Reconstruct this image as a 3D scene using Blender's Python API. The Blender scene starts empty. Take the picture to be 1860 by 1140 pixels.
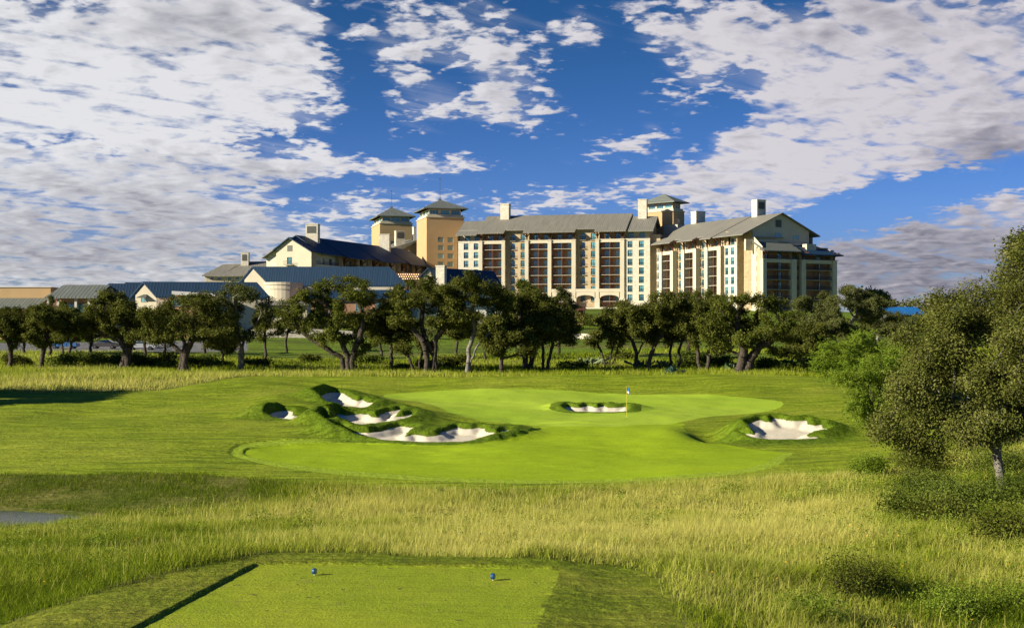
import bpy, math, random
import numpy as np
from mathutils import Vector, Matrix

scene = bpy.context.scene
col = scene.collection
R = math.radians
F = 2400.0            # focal length in photograph pixels (1860 wide)
CAMZ = 6.2            # eye height above the pin
CX, CY = 930.0, 600.0 # principal column and horizon row

# ------------------------------------------------------------------ camera
cam_d = bpy.data.cameras.new('camera')
cam = bpy.data.objects.new('camera', cam_d); col.objects.link(cam)
cam.location = (0, 0, CAMZ); cam.rotation_euler = (R(90), 0, 0)
cam_d.sensor_width = 36.0; cam_d.lens = 36.0 * F / 1860.0
cam_d.shift_y = (600.0 - 570.0) / 1860.0
cam_d.clip_start = 0.5; cam_d.clip_end = 12000
scene.camera = cam

# ------------------------------------------------------------------ light
SUN_EL, SUN_TH = 21.0, 22.0     # elevation; degrees behind the camera plane, sun on the left
sd = Vector((-math.cos(R(SUN_TH)) * math.cos(R(SUN_EL)), -math.sin(R(SUN_TH)) * math.cos(R(SUN_EL)), math.sin(R(SUN_EL))))
sun_d = bpy.data.lights.new('sun', 'SUN'); sun_d.energy = 5.0; sun_d.angle = R(0.5); sun_d.color = (1.0, 0.92, 0.76)
sun = bpy.data.objects.new('sun', sun_d); col.objects.link(sun)
sun.rotation_euler = sd.to_track_quat('Z', 'Y').to_euler(); sun.location = (-60, -20, 60)

scene.view_settings.view_transform = 'Standard'; scene.view_settings.look = 'None'
scene.view_settings.exposure = 0.75; scene.view_settings.gamma = 1.0
scene.view_settings.use_curve_mapping = False

# ------------------------------------------------------------------ node helper
class NT:
    def __init__(s, nt): s.nt = nt; s.N = nt.nodes; s.L = nt.links
    def new(s, t, **k):
        n = s.N.new(t)
        for a, b in k.items(): setattr(n, a, b)
        return n
    def put(s, sock, v):
        if v is None: return
        if isinstance(v, bpy.types.NodeSocket): s.L.new(v, sock)
        else:
            if hasattr(sock.default_value, '__len__') and not hasattr(v, '__len__'): v = (v,) * len(sock.default_value)
            if hasattr(sock.default_value, '__len__') and len(sock.default_value) == 4 and len(v) == 3: v = (*v, 1)
            sock.default_value = v
    def m(s, op, a, b=None, c=None, clamp=False):
        n = s.new('ShaderNodeMath', operation=op, use_clamp=clamp)
        s.put(n.inputs[0], a); s.put(n.inputs[1], b)
        if c is not None: s.put(n.inputs[2], c)
        return n.outputs[0]
    def mr(s, v, a, b, c=0.0, d=1.0, smooth=True):
        n = s.new('ShaderNodeMapRange', interpolation_type='SMOOTHSTEP' if smooth else 'LINEAR')
        for i, x in enumerate((v, a, b, c, d)): s.put(n.inputs[i], x)
        return n.outputs[0]
    def mix(s, f, a, b, t='MIX'):
        n = s.new('ShaderNodeMix', data_type='RGBA', blend_type=t); n.clamp_factor = True
        s.put(n.inputs[0], f); s.put(n.inputs[6], a); s.put(n.inputs[7], b)
        return n.outputs[2]
    def xyz(s, x, y, z):
        n = s.new('ShaderNodeCombineXYZ'); s.put(n.inputs[0], x); s.put(n.inputs[1], y); s.put(n.inputs[2], z); return n.outputs[0]
    def sep(s, v):
        n = s.new('ShaderNodeSeparateXYZ'); s.put(n.inputs[0], v); return n.outputs
    def noise(s, v, scale, detail=4, rough=.55, dist=0.0, out=0, lac=2.0):
        n = s.new('ShaderNodeTexNoise'); s.put(n.inputs['Vector'], v); n.inputs['Scale'].default_value = scale
        n.inputs['Detail'].default_value = detail; n.inputs['Roughness'].default_value = rough
        n.inputs['Distortion'].default_value = dist; n.inputs['Lacunarity'].default_value = lac
        return n.outputs[out]
    def scale(s, v, k):
        n = s.new('ShaderNodeVectorMath', operation='MULTIPLY'); s.put(n.inputs[0], v); n.inputs[1].default_value = k; return n.outputs[0]
    def attr(s, name, out='Fac'):
        n = s.new('ShaderNodeAttribute'); n.attribute_name = name; return n.outputs[out]

# ------------------------------------------------------------------ world sky with clouds
def build_world():
    w = bpy.data.worlds.new('World'); scene.world = w; w.use_nodes = True
    t = NT(w.node_tree); t.N.clear()
    out = t.new('ShaderNodeOutputWorld'); bg = t.new('ShaderNodeBackground')
    t.L.new(bg.outputs[0], out.inputs[0])
    SK = 0.08
    bg.inputs[1].default_value = SK
    sky = t.new('ShaderNodeTexSky', sky_type='NISHITA'); sky.sun_disc = False
    sky.sun_elevation = R(SUN_EL); sky.sun_rotation = math.atan2(sd.x, sd.y)
    sky.air_density = 1.0; sky.dust_density = 0.3; sky.ozone_density = 1.6
    tc = t.new('ShaderNodeTexCoord'); d = t.sep(tc.outputs['Generated'])
    rr = t.m('SQRT', t.m('ADD', t.m('MULTIPLY', d[0], d[0]), t.m('MULTIPLY', d[1], d[1])))
    rr = t.m('MAXIMUM', rr, 0.02)
    tt = t.m('MAXIMUM', t.m('DIVIDE', d[2], rr), 0.0)
    a = t.m('ARCTAN2', d[0], d[1])
    q = t.m('DIVIDE', 1.0, t.m('ADD', tt, 0.17))
    P = t.xyz(t.m('MULTIPLY', t.m('SINE', a), q), t.m('MULTIPLY', t.m('COSINE', a), q), 0.0)
    AT = t.xyz(a, tt, 0.0)
    # wobble the lay-out coordinates so the masses get uneven borders
    wob = t.noise(AT, 9.0, 5, .6, out=1)
    vm = t.new('ShaderNodeVectorMath', operation='SUBTRACT'); t.put(vm.inputs[0], wob); vm.inputs[1].default_value = (.5, .5, .5)
    vs = t.new('ShaderNodeVectorMath', operation='MULTIPLY'); t.put(vs.inputs[0], vm.outputs[0]); vs.inputs[1].default_value = (.11, .055, 0)
    va = t.new('ShaderNodeVectorMath', operation='ADD'); t.put(va.inputs[0], AT); t.put(va.inputs[1], vs.outputs[0])
    ATW = va.outputs[0]
    def blob(px, py, rx, ry, k, rot=0.0, src=None):
        aa = math.atan((px - CX) / F); t0 = (CY - py) / math.hypot(F, px - CX)
        s1 = t.new('ShaderNodeVectorMath', operation='SUBTRACT'); t.put(s1.inputs[0], src or ATW); s1.inputs[1].default_value = (aa, t0, 0)
        v = s1.outputs[0]
        if rot:
            vr = t.new('ShaderNodeVectorRotate', rotation_type='Z_AXIS'); t.put(vr.inputs['Vector'], v); vr.inputs['Angle'].default_value = -R(rot); v = vr.outputs[0]
        s2 = t.new('ShaderNodeVectorMath', operation='MULTIPLY'); t.put(s2.inputs[0], v); s2.inputs[1].default_value = (F / rx, F / ry, 0)
        s3 = t.new('ShaderNodeVectorMath', operation='LENGTH'); t.put(s3.inputs[0], s2.outputs[0])
        return t.mr(s3.outputs['Value'], 0.0, 1.55, k, 0.0)
    def total(lst):
        acc = None
        for b in lst:
            o = blob(*b); acc = o if acc is None else t.m('ADD', acc, o)
        return acc
    plus = [(120, 90, 420, 190, 1.0), (430, 40, 190, 90, .7), (470, 165, 140, 110, .8, -30), (200, 215, 330, 90, .7, -12), (80, 330, 330, 130, .9),
            (390, 318, 230, 46, 1.0), (120, 440, 420, 100, 1.1), (420, 420, 190, 60, .8, -12), (250, 500, 420, 60, .9), (560, 35, 70, 40, .5, -20),
            (930, 165, 90, 75, .85), (880, 70, 90, 70, .35), (780, 215, 100, 45, .45), (750, 140, 120, 170, .36), (1000, 230, 160, 40, .38), (860, 60, 180, 60, .25), (730, 312, 170, 26, .85), (720, 60, 80, 40, .4),
            (1140, 255, 65, 26, .6, 20), (1045, 50, 60, 50, .5), (1200, 180, 150, 60, .33, 25), (1270, 60, 140, 80, .6, -10), (1080, 295, 60, 14, .45),
            (1620, 90, 400, 130, 1.1), (1480, 190, 190, 120, 1.0, 40), (1720, 220, 300, 110, 1.2, 12), (1330, 290, 160, 42, .95, 12), (1480, 320, 260, 42, .7, 10),
            (1800, 265, 150, 50, .8, 10), (1640, 430, 200, 60, .75, 14), (1810, 400, 170, 40, .6, 12), (1640, 500, 280, 70, .9, 8), (1500, 470, 140, 60, .4, 20), (1800, 470, 160, 50, .6, 14),
            (960, 368, 190, 30, .5, 4), (690, 372, 110, 24, .5), (1120, 350, 150, 24, .4, 8), (600, 420, 120, 45, .5), (1250, 370, 100, 40, .45, 10), (1380, 380, 160, 28, .5, 12),(1650,540,420,26,.7)]
    minus = [(640, 170, 50, 110, .4), (1110, 150, 80, 90, .35), (1080, 230, 300, 30, .3), (1340, 150, 70, 60, .45, 35), (1640, 355, 260, 32, .8, 9), (640, 260, 70, 50, .4), (1240, 285, 40, 40, .3),
             (480, 260, 90, 30, .45), (560, 340, 130, 22, .5), (1000, 330, 160, 25, .35),(150, 265, 130, 14, .3, -12), (620,60,50,60,.3),(560,480,140,40,.3),(840,250,120,30,.3)]
    cov = t.m('SUBTRACT', t.m('MINIMUM', total(plus), .97), total(minus))
    def rot_stretch(v, ang, sx, sy):
        vr = t.new('ShaderNodeVectorRotate', rotation_type='Z_AXIS'); t.put(vr.inputs['Vector'], v); vr.inputs['Angle'].default_value = R(ang)
        return t.scale(vr.outputs[0], (sx, sy, 1))
    n1 = t.noise(P, 11.0, 9, .53, .35)                      # puffs
    n2 = t.noise(P, 3.6, 4, .5)                             # groups of puffs
    n3 = t.noise(P, 30.0, 5, .5, .3)                        # mackerel grain
    n4 = t.noise(rot_stretch(P, -35, .35, 1.3), 9.0, 7, .55, .6)   # wind-drawn streaks
    mass = t.mr(cov, .62, 1.05)                              # thick sheets are smoother than the puffs
    grain = t.m('MULTIPLY', t.m('SUBTRACT', n3, .5), t.m('SUBTRACT', .52, t.m('MULTIPLY', mass, .42)))
    puff = t.m('MULTIPLY', t.m('SUBTRACT', n1, .5), t.m('SUBTRACT', .85, t.m('MULTIPLY', mass, .48)))
    den = t.m('ADD', t.m('ADD', grain, puff), t.m('ADD', t.m('MULTIPLY', t.m('SUBTRACT', n2, .5), .30), t.m('MULTIPLY', t.m('SUBTRACT', n4, .5), t.m('ADD', .12, t.m('MULTIPLY', mass, .34)))))
    den = t.m('ADD', den, t.m('MULTIPLY', t.m('SUBTRACT', cov, .54), .26))
    alpha = t.mr(den, -.055, .115)
    veil = t.mr(t.m('ADD', t.m('MULTIPLY', t.m('SUBTRACT', n4, .5), .9), t.m('MULTIPLY', cov, .5)), .12, .75, 0, .5)
    alpha = t.m('MAXIMUM', alpha, veil)
    alpha = t.m('MULTIPLY', alpha, t.mr(cov, -0.05, 0.3))
    core = t.mr(den, .05, .30)
    # grey undersides: relief from the density a little way towards the light, plus broad bands
    Poff = t.new('ShaderNodeVectorMath', operation='ADD'); t.put(Poff.inputs[0], P); Poff.inputs[1].default_value = (-.028, -.012, 0)
    n1b = t.noise(Poff.outputs[0], 11.0, 6, .53, .35)
    relief = t.m('SUBTRACT', n1b, n1)
    big = t.noise(t.scale(AT, (1, 2.2, 1)), 4.2, 5, .5, .6)
    mid = t.noise(t.scale(AT, (1, 3.0, 1)), 9.0, 6, .55, .5)
    dark = total([(180, 430, 520, 100, .50), (370, 50, 200, 60, .40), (1750, 290, 260, 80, .30, 12), (1650, 520, 420, 110, .75), (1450, 40, 200, 60, .18), (1700, 430, 300, 70, .25), (500, 320, 120, 30, .35), (290, 305, 110, 20, .35), (1830, 280, 140, 40, .5), (930, 130, 60, 40, .15)])
    brt = total([(150, 190, 260, 60, .25), (560, 290, 90, 20, .2), (1500, 300, 200, 50, .2), (1350, 120, 120, 60, .2)])
    shade = t.m('ADD', t.m('MULTIPLY', t.m('SUBTRACT', big, .46), 2.2), t.m('MULTIPLY', t.m('SUBTRACT', mid, .47), .8))
    shade = t.m('ADD', shade, t.m('MULTIPLY', relief, 2.6))
    shade = t.m('MULTIPLY', shade, t.m('ADD', .35, t.m('MULTIPLY', core, .65)))
    shade = t.m('ADD', t.m('ADD', shade, t.m('MULTIPLY', core, .22)), t.m('SUBTRACT', dark, brt), clamp=True)
    warm = t.mr(a, -.36, .4)
    lit = t.mix(warm, (.66, .66, .68), (.545, .515, .55))
    drk = t.mix(warm, (.27, .27, .31), (.17, .165, .21))
    cc = t.mix(shade, lit, drk)
    ccs = t.new('ShaderNodeVectorMath', operation='SCALE'); t.put(ccs.inputs[0], cc); ccs.inputs['Scale'].default_value = 0.72 / SK
    # polarised deep blue: the physical sky, tinted
    hs = t.new('ShaderNodeHueSaturation'); hs.inputs['Saturation'].default_value = 1.45; hs.inputs['Value'].default_value = 1.0
    t.put(hs.inputs['Color'], sky.outputs[0])
    blue = t.mix(1.0, hs.outputs[0], (.42, .66, 1.0), 'MULTIPLY')
    deep = t.mix(t.mr(tt, .02, .26), (.66, .60, .94), (.52, .48, .50))
    blue = t.mix(1.0, blue, deep, 'MULTIPLY')
    fin = t.mix(t.m('MULTIPLY', alpha, .97), blue, ccs.outputs[0])
    t.L.new(fin, bg.inputs[0])
    w.cycles.sampling_method = 'MANUAL'; w.cycles.sample_map_resolution = 512
build_world()
# ------------------------------------------------------------------ materials
def new_mat(name):
    m = bpy.data.materials.new(name); m.use_nodes = True
    t = NT(m.node_tree); b = t.N['Principled BSDF']; return m, t, b
def obj_coord(t):
    return t.new('ShaderNodeTexCoord').outputs['Object']
def world_pos(t):
    return t.new('ShaderNodeNewGeometry').outputs['Position']
def simple(name, c, rough=.7, var=.15, scale=.6, metallic=0.0, spec=.3, bump=0.0, bscale=8.0, fine=.0):
    m, t, b = new_mat(name); p = obj_coord(t)
    n = t.noise(p, scale, 5, .6)
    f = t.mr(n, .3, .7, 1 - var, 1 + var, False)
    if fine: f = t.m('MULTIPLY', f, t.mr(t.noise(p, bscale, 3, .6), .3, .7, 1 - fine, 1 + fine, False))
    v = t.new('ShaderNodeVectorMath', operation='SCALE'); v.inputs[0].default_value = c; t.put(v.inputs['Scale'], f)
    t.L.new(v.outputs[0], b.inputs['Base Color'])
    b.inputs['Roughness'].default_value = rough; b.inputs['Metallic'].default_value = metallic
    b.inputs['Specular IOR Level'].default_value = spec
    if bump:
        bn = t.new('ShaderNodeBump'); bn.inputs['Strength'].default_value = bump; t.put(bn.inputs['Height'], t.noise(p, bscale, 4, .6)); t.L.new(bn.outputs[0], b.inputs['Normal'])
    return m
M = {}
M['cream'] = simple('cream_stucco', (.60, .53, .38), .85, .07, .25, fine=.03)
M['tan'] = simple('tan_stucco', (.50, .385, .23), .85, .07, .25, fine=.03)
M['white_stucco'] = simple('white_stucco', (.64, .61, .52), .85, .06, .3)
M['orange'] = simple('orange_stucco', (.50, .335, .16), .85, .07, .2, fine=.03)
M['brown'] = simple('brown_stucco', (.42, .23, .13), .85, .1, .3)
M['wood'] = simple('dark_timber', (.10, .045, .025), .7, .25, 1.5)
M['iron'] = simple('dark_iron', (.018, .018, .02), .5, .1, 2)
M['slab'] = simple('pale_concrete', (.42, .38, .29), .85, .08, .5)
M['frame'] = simple('bronze_window_frame', (.10, .10, .085), .5, .1, 1)
M['lightframe'] = simple('cream_window_frame', (.45, .42, .32), .6, .1, 1)
M['louvre'] = simple('grey_louvre', (.12, .12, .10), .6, .1, 1)
M['curtain'] = simple('pale_curtain', (.40, .46, .44), .9, .2, .6)
M['fairwayish'] = None

def limestone(name, c, c2, sc=1.0):
    m, t, b = new_mat(name); p = obj_coord(t)
    br = t.new('ShaderNodeTexBrick'); 
    # stone courses laid on the vertical direction: use (x+y, z)
    s = t.sep(p); v = t.xyz(t.m('ADD', s[0], t.m('MULTIPLY', s[1], .97)), s[2], 0)
    t.put(br.inputs['Vector'], v); br.inputs['Scale'].default_value = sc
    br.inputs['Brick Width'].default_value = .9; br.inputs['Row Height'].default_value = .42; br.inputs['Mortar Size'].default_value = .02
    br.inputs['Color1'].default_value = (*c, 1); br.inputs['Color2'].default_value = (*c2, 1); br.inputs['Mortar'].default_value = (c[0]*.75, c[1]*.75, c[2]*.75, 1)
    f = t.mr(t.noise(p, 1.3, 5, .65), .3, .7, .82, 1.14, False)
    o = t.mix(1.0, br.outputs['Color'], t.xyz(f, f, f), 'MULTIPLY'); t.L.new(o, b.inputs['Base Color'])
    b.inputs['Roughness'].default_value = .9; b.inputs['Specular IOR Level'].default_value = .2
    return m
M['limestone'] = limestone('pale_limestone', (.72, .67, .53), (.64, .57, .42))
M['tanstone'] = limestone('tan_limestone', (.46, .37, .22), (.38, .29, .16))
M['wallstone'] = limestone('grey_rubble_stone', (.40, .37, .30), (.22, .20, .16), 2.2)

def metal_roof(name, c, k=.9, seam=1.6):
    m, t, b = new_mat(name); p = obj_coord(t); s = t.sep(p)
    w = t.m('FRACT', t.m('MULTIPLY', s[0], seam))
    rib = t.mr(t.m('ABSOLUTE', t.m('SUBTRACT', w, .5)), .32, .48)
    f = t.m('MULTIPLY', t.mr(t.noise(t.scale(p, (1.2, .15, .15)), 1.0, 4, .6), .3, .7, .85, 1.15, False), t.m('SUBTRACT', 1.0, t.m('MULTIPLY', rib, .25)))
    v = t.new('ShaderNodeVectorMath', operation='SCALE'); v.inputs[0].default_value = c; t.put(v.inputs['Scale'], f)
    t.L.new(v.outputs[0], b.inputs['Base Color'])
    b.inputs['Roughness'].default_value = .6; b.inputs['Specular IOR Level'].default_value = .25
    bn = t.new('ShaderNodeBump'); bn.inputs['Strength'].default_value = k; bn.inputs['Distance'].default_value = .06; t.put(bn.inputs['Height'], rib); t.L.new(bn.outputs[0], b.inputs['Normal'])
    return m
M['roof'] = metal_roof('standing_seam_roof', (.235, .22, .175))
M['roofblue'] = metal_roof('slate_blue_metal_roof', (.018, .050, .098), .35, 1.6)
M['rooftile'] = metal_roof('grey_green_metal_roof', (.165, .18, .15), 1.0, 1.2)
M['roofbright'] = metal_roof('bright_blue_roof', (.02, .16, .42))

def glass(name, c):
    m, t, b = new_mat(name); p = obj_coord(t)
    oi = t.new('ShaderNodeObjectInfo')
    r = oi.outputs['Random']
    cur = t.mr(r, .35, .65)
    col_ = t.mix(cur, c, (c[0] * 2.2 + .02, c[1] * 2.0 + .02, c[2] * 1.9 + .02))
    t.L.new(col_, b.inputs['Base Color'])
    b.inputs['Roughness'].default_value = .08; b.inputs['Specular IOR Level'].default_value = .9; b.inputs['Metallic'].default_value = .0
    b.inputs['IOR'].default_value = 1.6
    return m
M['glass'] = glass('teal_window_glass', (.05, .15, .17))
M['glassdark'] = glass('dark_window_glass', (.02, .035, .04))

# ------------------------------------------------------------------ numpy noise
def vnoise(x, y, seed=0):
    xi = np.floor(x).astype(np.int64); yi = np.floor(y).astype(np.int64); fx = x - xi; fy = y - yi
    fx = fx * fx * (3 - 2 * fx); fy = fy * fy * (3 - 2 * fy)
    def h(a, b):
        n = (a * 374761393 + b * 668265263 + seed * 1442695041) & 0xffffffff
        n = ((n ^ (n >> 13)) * 1274126177) & 0xffffffff
        return ((n ^ (n >> 16)) & 0xffff) / 65535.0
    return (h(xi, yi) * (1 - fx) + h(xi + 1, yi) * fx) * (1 - fy) + (h(xi, yi + 1) * (1 - fx) + h(xi + 1, yi + 1) * fx) * fy
def fbm(x, y, s, o=4, seed=0):
    v = 0; a = .5; tot = 0
    for i in range(o):
        v = v + a * vnoise(x / s, y / s, seed + i * 17); tot += a; s *= .5; a *= .55
    return v / tot
def sstep(a, b, x):
    t_ = np.clip((x - a) / (b - a), 0, 1); return t_ * t_ * (3 - 2 * t_)
def sdpoly(px, py, poly):
    """signed distance, positive inside"""
    px = np.asarray(px, float); py = np.asarray(py, float)
    d = np.full(px.shape, 1e18); ins = np.zeros(px.shape, bool); n = len(poly)
    for i in range(n):
        ax, ay = poly[i]; bx, by = poly[(i + 1) % n]
        ex, ey = bx - ax, by - ay; wx = px - ax; wy = py - ay
        t_ = np.clip((wx * ex + wy * ey) / (ex * ex + ey * ey + 1e-12), 0, 1)
        d = np.minimum(d, (wx - ex * t_) ** 2 + (wy - ey * t_) ** 2)
        c = ((ay > py) != (by > py)) & (px < ex * (py - ay) / (ey if ey else 1e-12) + ax)
        ins ^= c
    return np.where(ins, 1, -1) * np.sqrt(d)
def smooth_poly(p, it=2):
    for _ in range(it):
        q = []
        for i in range(len(p)):
            a = p[i]; b = p[(i + 1) % len(p)]
            q += [(a[0] * .75 + b[0] * .25, a[1] * .75 + b[1] * .25), (a[0] * .25 + b[0] * .75, a[1] * .25 + b[1] * .75)]
        p = q
    return p

# ------------------------------------------------------------------ terrain height
S_K = np.array([-.60, -.385, -.2, 0, .15, .25, .45, .7])
T_K = [(3, 1.0, 1.0, 1.4, 1.5, 1.4, 1.2, 1.0, 1.0), (18, .85, .9, 1.3, 1.5, 1.25, 1.1, .95, .9), (27, .5, .6, 1.0, 1.3, 1.15, 1.05, .95, .9),
       (35, 0, 0, .4, .65, .65, .65, .75, .8), (45, -1.1, -1.1, -.8, -.55, -.5, -.3, .2, .5), (52, -1.8, -1.8, -1.4, -1.1, -.9, -.5, .1, .6),
       (58, -2.3, -2.3, -1.55, -1.15, -.9, -.5, .15, .7), (61, -2.0, -2.0, -1.3, -1.05, -.8, -.45, .2, .7), (66, -.95, -.95, -.95, -.9, -.7, -.4, .3, .8),
       (75, -.6, -.6, -.6, -.6, -.5, -.3, .4, .9), (85, -.1, -.1, -.1, -.2, -.1, -.1, .6, 1.1), (95, .4, .35, .25, .05, .1, .2, .8, 1.2),
       (105, .9, .85, .65, .35, .35, .5, 1.0, 1.4), (113, 1.3, 1.2, .95, .6, .6, 1.0, 1.3, 1.6), (118, 1.5, 1.4, 1.3, .95, 1.1, 1.4, 1.5, 1.8),
       (124, 1.7, 1.6, 1.75, 1.9, 2.1, 1.75, 1.7, 2.0), (128, 1.8, 1.7, 1.65, 1.7, 1.85, 1.65, 1.8, 2.0), (135, 1.85, 1.75, 1.6, 1.45, 1.5, 1.6, 1.9, 2.2),
       (150, 2.1, 2.0, 1.9, 1.8, 1.9, 2.0, 2.3, 2.6), (200, 2.9, 2.9, 2.9, 3.0, 3.1, 3.3, 3.8, 4.0), (250, 3.6, 3.6, 3.9, 4.0, 4.2, 4.8, 5.6, 5.8),
       (300, 4.2, 4.2, 5.0, 5.5, 6.0, 6.6, 7.6, 8.0), (360, 6, 6, 8.5, 9.5, 9.5, 9.5, 9, 9), (410, 8, 8, 12, 13, 13, 12, 9.5, 9),
       (480, 9, 9, 13.5, 13.5, 13.5, 12.5, 10, 9), (700, 9, 9, 13, 13, 13, 12, 9, 8), (1200, 8, 8, 10, 10, 10, 9, 6, 5), (5000, 5, 5, 5, 5, 5, 5, 5, 5)]
yk = np.array([r[0] for r in T_K], float); zk = np.array([r[1:] for r in T_K], float)
YF = np.concatenate([np.arange(3, 160, .5), np.arange(160, 720, 2.0), np.arange(720, 5001, 40.0)])
SF = np.linspace(-.6, .7, 131)
tmp = np.array([np.interp(YF, yk, zk[:, j]) for j in range(len(S_K))]).T
BT = np.array([np.interp(SF, S_K, tmp[i]) for i in range(len(YF))])
for _ in range(5):   # smooth away the creases
    BT[1:-1] = (BT[:-2] + 2 * BT[1:-1] + BT[2:]) / 4
for _ in range(40):
    BT[:, 1:-1] = (BT[:, :-2] + 2 * BT[:, 1:-1] + BT[:, 2:]) / 4
def base_h(x, y):
    x = np.asarray(x, float); y = np.asarray(y, float)
    yy = np.clip(y, 3.0, 4999); s = np.clip(x / yy, -.5999, .6999)
    i = np.clip(np.searchsorted(YF, yy, side='right') - 1, 0, len(YF) - 2); fy = (yy - YF[i]) / (YF[i + 1] - YF[i])
    sj = (s + .6) / .01; j = np.clip(sj.astype(int), 0, len(SF) - 2); fs = sj - j
    h = (BT[i, j] * (1 - fs) + BT[i, j + 1] * fs) * (1 - fy) + (BT[i + 1, j] * (1 - fs) + BT[i + 1, j + 1] * fs) * fy
    return h
def ray_hit(px, py, hf, y0=15.0, y1=600.0):
    Y = np.geomspace(y0, y1, 3000); X = (px - CX) / F * Y; Z = CAMZ - (py - CY) / F * Y
    d = Z - hf(X, Y); k = np.argmax(d <= 0)
    if d[k] > 0: k = len(Y) - 1
    return X[k], Y[k]
def gp(pts, y0=40.0): return [ray_hit(a, b, base_h, y0) for a, b in pts]

# mown outline on the ground
front = [(-400, 862), (0, 862), (150, 863), (300, 859), (400, 862), (560, 878), (750, 889), (900, 890), (1100, 887), (1300, 874), (1500, 868), (1640, 850), (1720, 836)]
mown = gp(front, 55.0)
mown += [((x_ - CX) / F * y_, y_) for x_, y_ in [(1760, 80), (1700, 95), (1600, 108), (1540, 119), (1500, 125.5), (1360, 127), (1200, 125.5), (1050, 126.5), (900, 127), (700, 125.5), (500, 125), (400, 121), (330, 114.5), (200, 112), (0, 112.5), (-400, 114)]]
MOWN = smooth_poly(mown, 2)
GREEN = smooth_poly(gp([(690, 711), (860, 708), (1100, 712), (1300, 719), (1400, 726), (1432, 733), (1390, 744), (1300, 751), (1235, 764), (1150, 771), (1000, 772), (880, 767), (820, 757), (803, 743), (760, 731), (705, 721)], 60), 2)
FAIR = smooth_poly(gp([(1430, 813), (1405, 822), (1400, 838), (1350, 853), (1230, 862), (1080, 869), (930, 868), (780, 861), (640, 852), (520, 840), (452, 828), (438, 820), (455, 812), (530, 806), (640, 802), (700, 804), (770, 807), (850, 806), (940, 795), (985, 779), (975, 772), (900, 768), (1000, 766), (1150, 766), (1250, 762), (1235, 776), (1260, 792), (1320, 804)], 58), 1)
BAND = smooth_poly(gp([(1480, 806), (1425, 818), (1425, 842), (1370, 858), (1240, 869), (1080, 876), (930, 877), (760, 871), (600, 860), (480, 844), (420, 829), (416, 819), (440, 808), (530, 801), (640, 798), (700, 800), (770, 803), (850, 801), (930, 791), (968, 779), (960, 771), (1100, 764), (1240, 764), (1228, 780), (1258, 798), (1320, 808)], 58), 1)

# bunkers: outline in the photograph, how far the sand runs back (m), lip height
def C7(l): return [(420 + a / 3.1, 680 + b / 3.1) for a, b in l]
def C8(l): return [(950 + a / 2.8615, 680 + b / 2.8615) for a, b in l]
BUNK = [
 ('upper', C7([(470,130),(520,118),(545,105),(590,100),(625,105),(650,122),(680,140),(712,150),(740,142),(765,158),(800,160),(785,172),(760,182),(700,190),(610,182),(540,160)]), 6.0, .55),
 ('small', C7([(208,235),(230,214),(280,203),(330,207),(345,215),(338,228),(352,238),(375,235),(410,240),(432,258),(400,256),(330,250),(250,242)]), 3.0, .5),
 ('middle', C7([(490,262),(520,250),(560,256),(596,240),(600,225),(640,232),(680,228),(730,224),(765,226),(795,238),(820,240),(850,225),(870,213),(915,205),(950,196),(965,205),(930,222),(920,240),(970,236),(1015,222),(1020,245),(960,262),(900,275),(780,298),(650,292),(550,275)]), 6.0, .6),
 ('lower', C7([(572,322),(620,318),(650,327),(720,328),(770,332),(810,326),(840,318),(880,310),(920,298),(950,290),(1000,294),(1045,300),(1020,312),(988,328),(985,348),(1020,338),(1060,340),(1100,350),(1150,346),(1180,340),(1188,322),(1230,310),(1270,298),(1310,306),(1350,308),(1395,302),(1430,306),(1440,322),(1500,330),(1530,315),(1568,310),(1560,326),(1450,352),(1300,377),(1080,379),(850,366),(700,353),(620,338)]), 5.5, .55),
 ('green', C8([(212,180),(232,165),(270,172),(300,172),(330,163),(350,166),(380,174),(400,170),(420,164),(440,172),(480,172),(532,168),(532,190),(470,194),(400,194),(260,191)]), 3.6, .55),
 ('right', C8([(1125,295),(1165,303),(1205,312),(1212,298),(1185,275),(1165,255),(1205,245),(1235,233),(1262,248),(1292,250),(1300,230),(1330,232),(1365,240),(1410,246),(1472,241),(1480,262),(1520,268),(1552,260),(1545,280),(1582,288),(1560,298),(1500,302),(1480,314),(1495,324),(1535,325),(1530,331),(1440,336),(1280,336),(1210,326),(1160,308)]), 5.0, .6),
]
BK = []
for nm, pl, depth, lip in BUNK:
    ys = [p[1] for p in pl]; fr = max(ys); bk = min(ys)
    xs = [p[0] for p in pl if p[1] > fr - 8]; mx = sum(xs) / len(xs)
    # front edge sits on the base ground; sand plane rises backwards, also follows base slope sideways
    fx, fy = ray_hit(mx, fr, base_h, 60); fz = float(base_h(fx, fy))
    yb = fy + depth; zb = CAMZ - (bk - CY) * yb / F; slope = (zb - fz) / depth
    # side to side drop of the front line
    a0 = min(pl, key=lambda p: p[0]); a1 = max(pl, key=lambda p: p[0])
    P = []
    for (a, b) in pl:
        # solve ray with plane z = fz + slope*(Y-fy)
        k = (b - CY) / F
        Y = (CAMZ - fz + slope * fy) / (k + slope); Y = min(max(Y, fy - .5), yb + 3)
        P.append(((a - CX) / F * Y, Y))
    BK.append(dict(name=nm, poly=P, fy=fy, fz=fz, slope=slope, depth=depth, lip=lip, zb=zb, yb=yb, cx=sum(p[0] for p in P) / len(P),
                   x0=min(p[0] for p in P), x1=max(p[0] for p in P)))
TEE = [(-5.9, 15.0), (-5.62, 19.7), (-4.86, 25.2), (-4.4, 25.35), (.6, 24.85), (.9, 24.6), (.35, 19.7), (0.1, 15)]
TEE_Z = 1.72
def hollow(x, y):   # grassy hollow on the left of the right-hand bunker
    hx, hy = HOL
    return np.exp(-(((x - hx) / 1.5) ** 2 + ((y - hy) / 2.4) ** 2))
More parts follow.
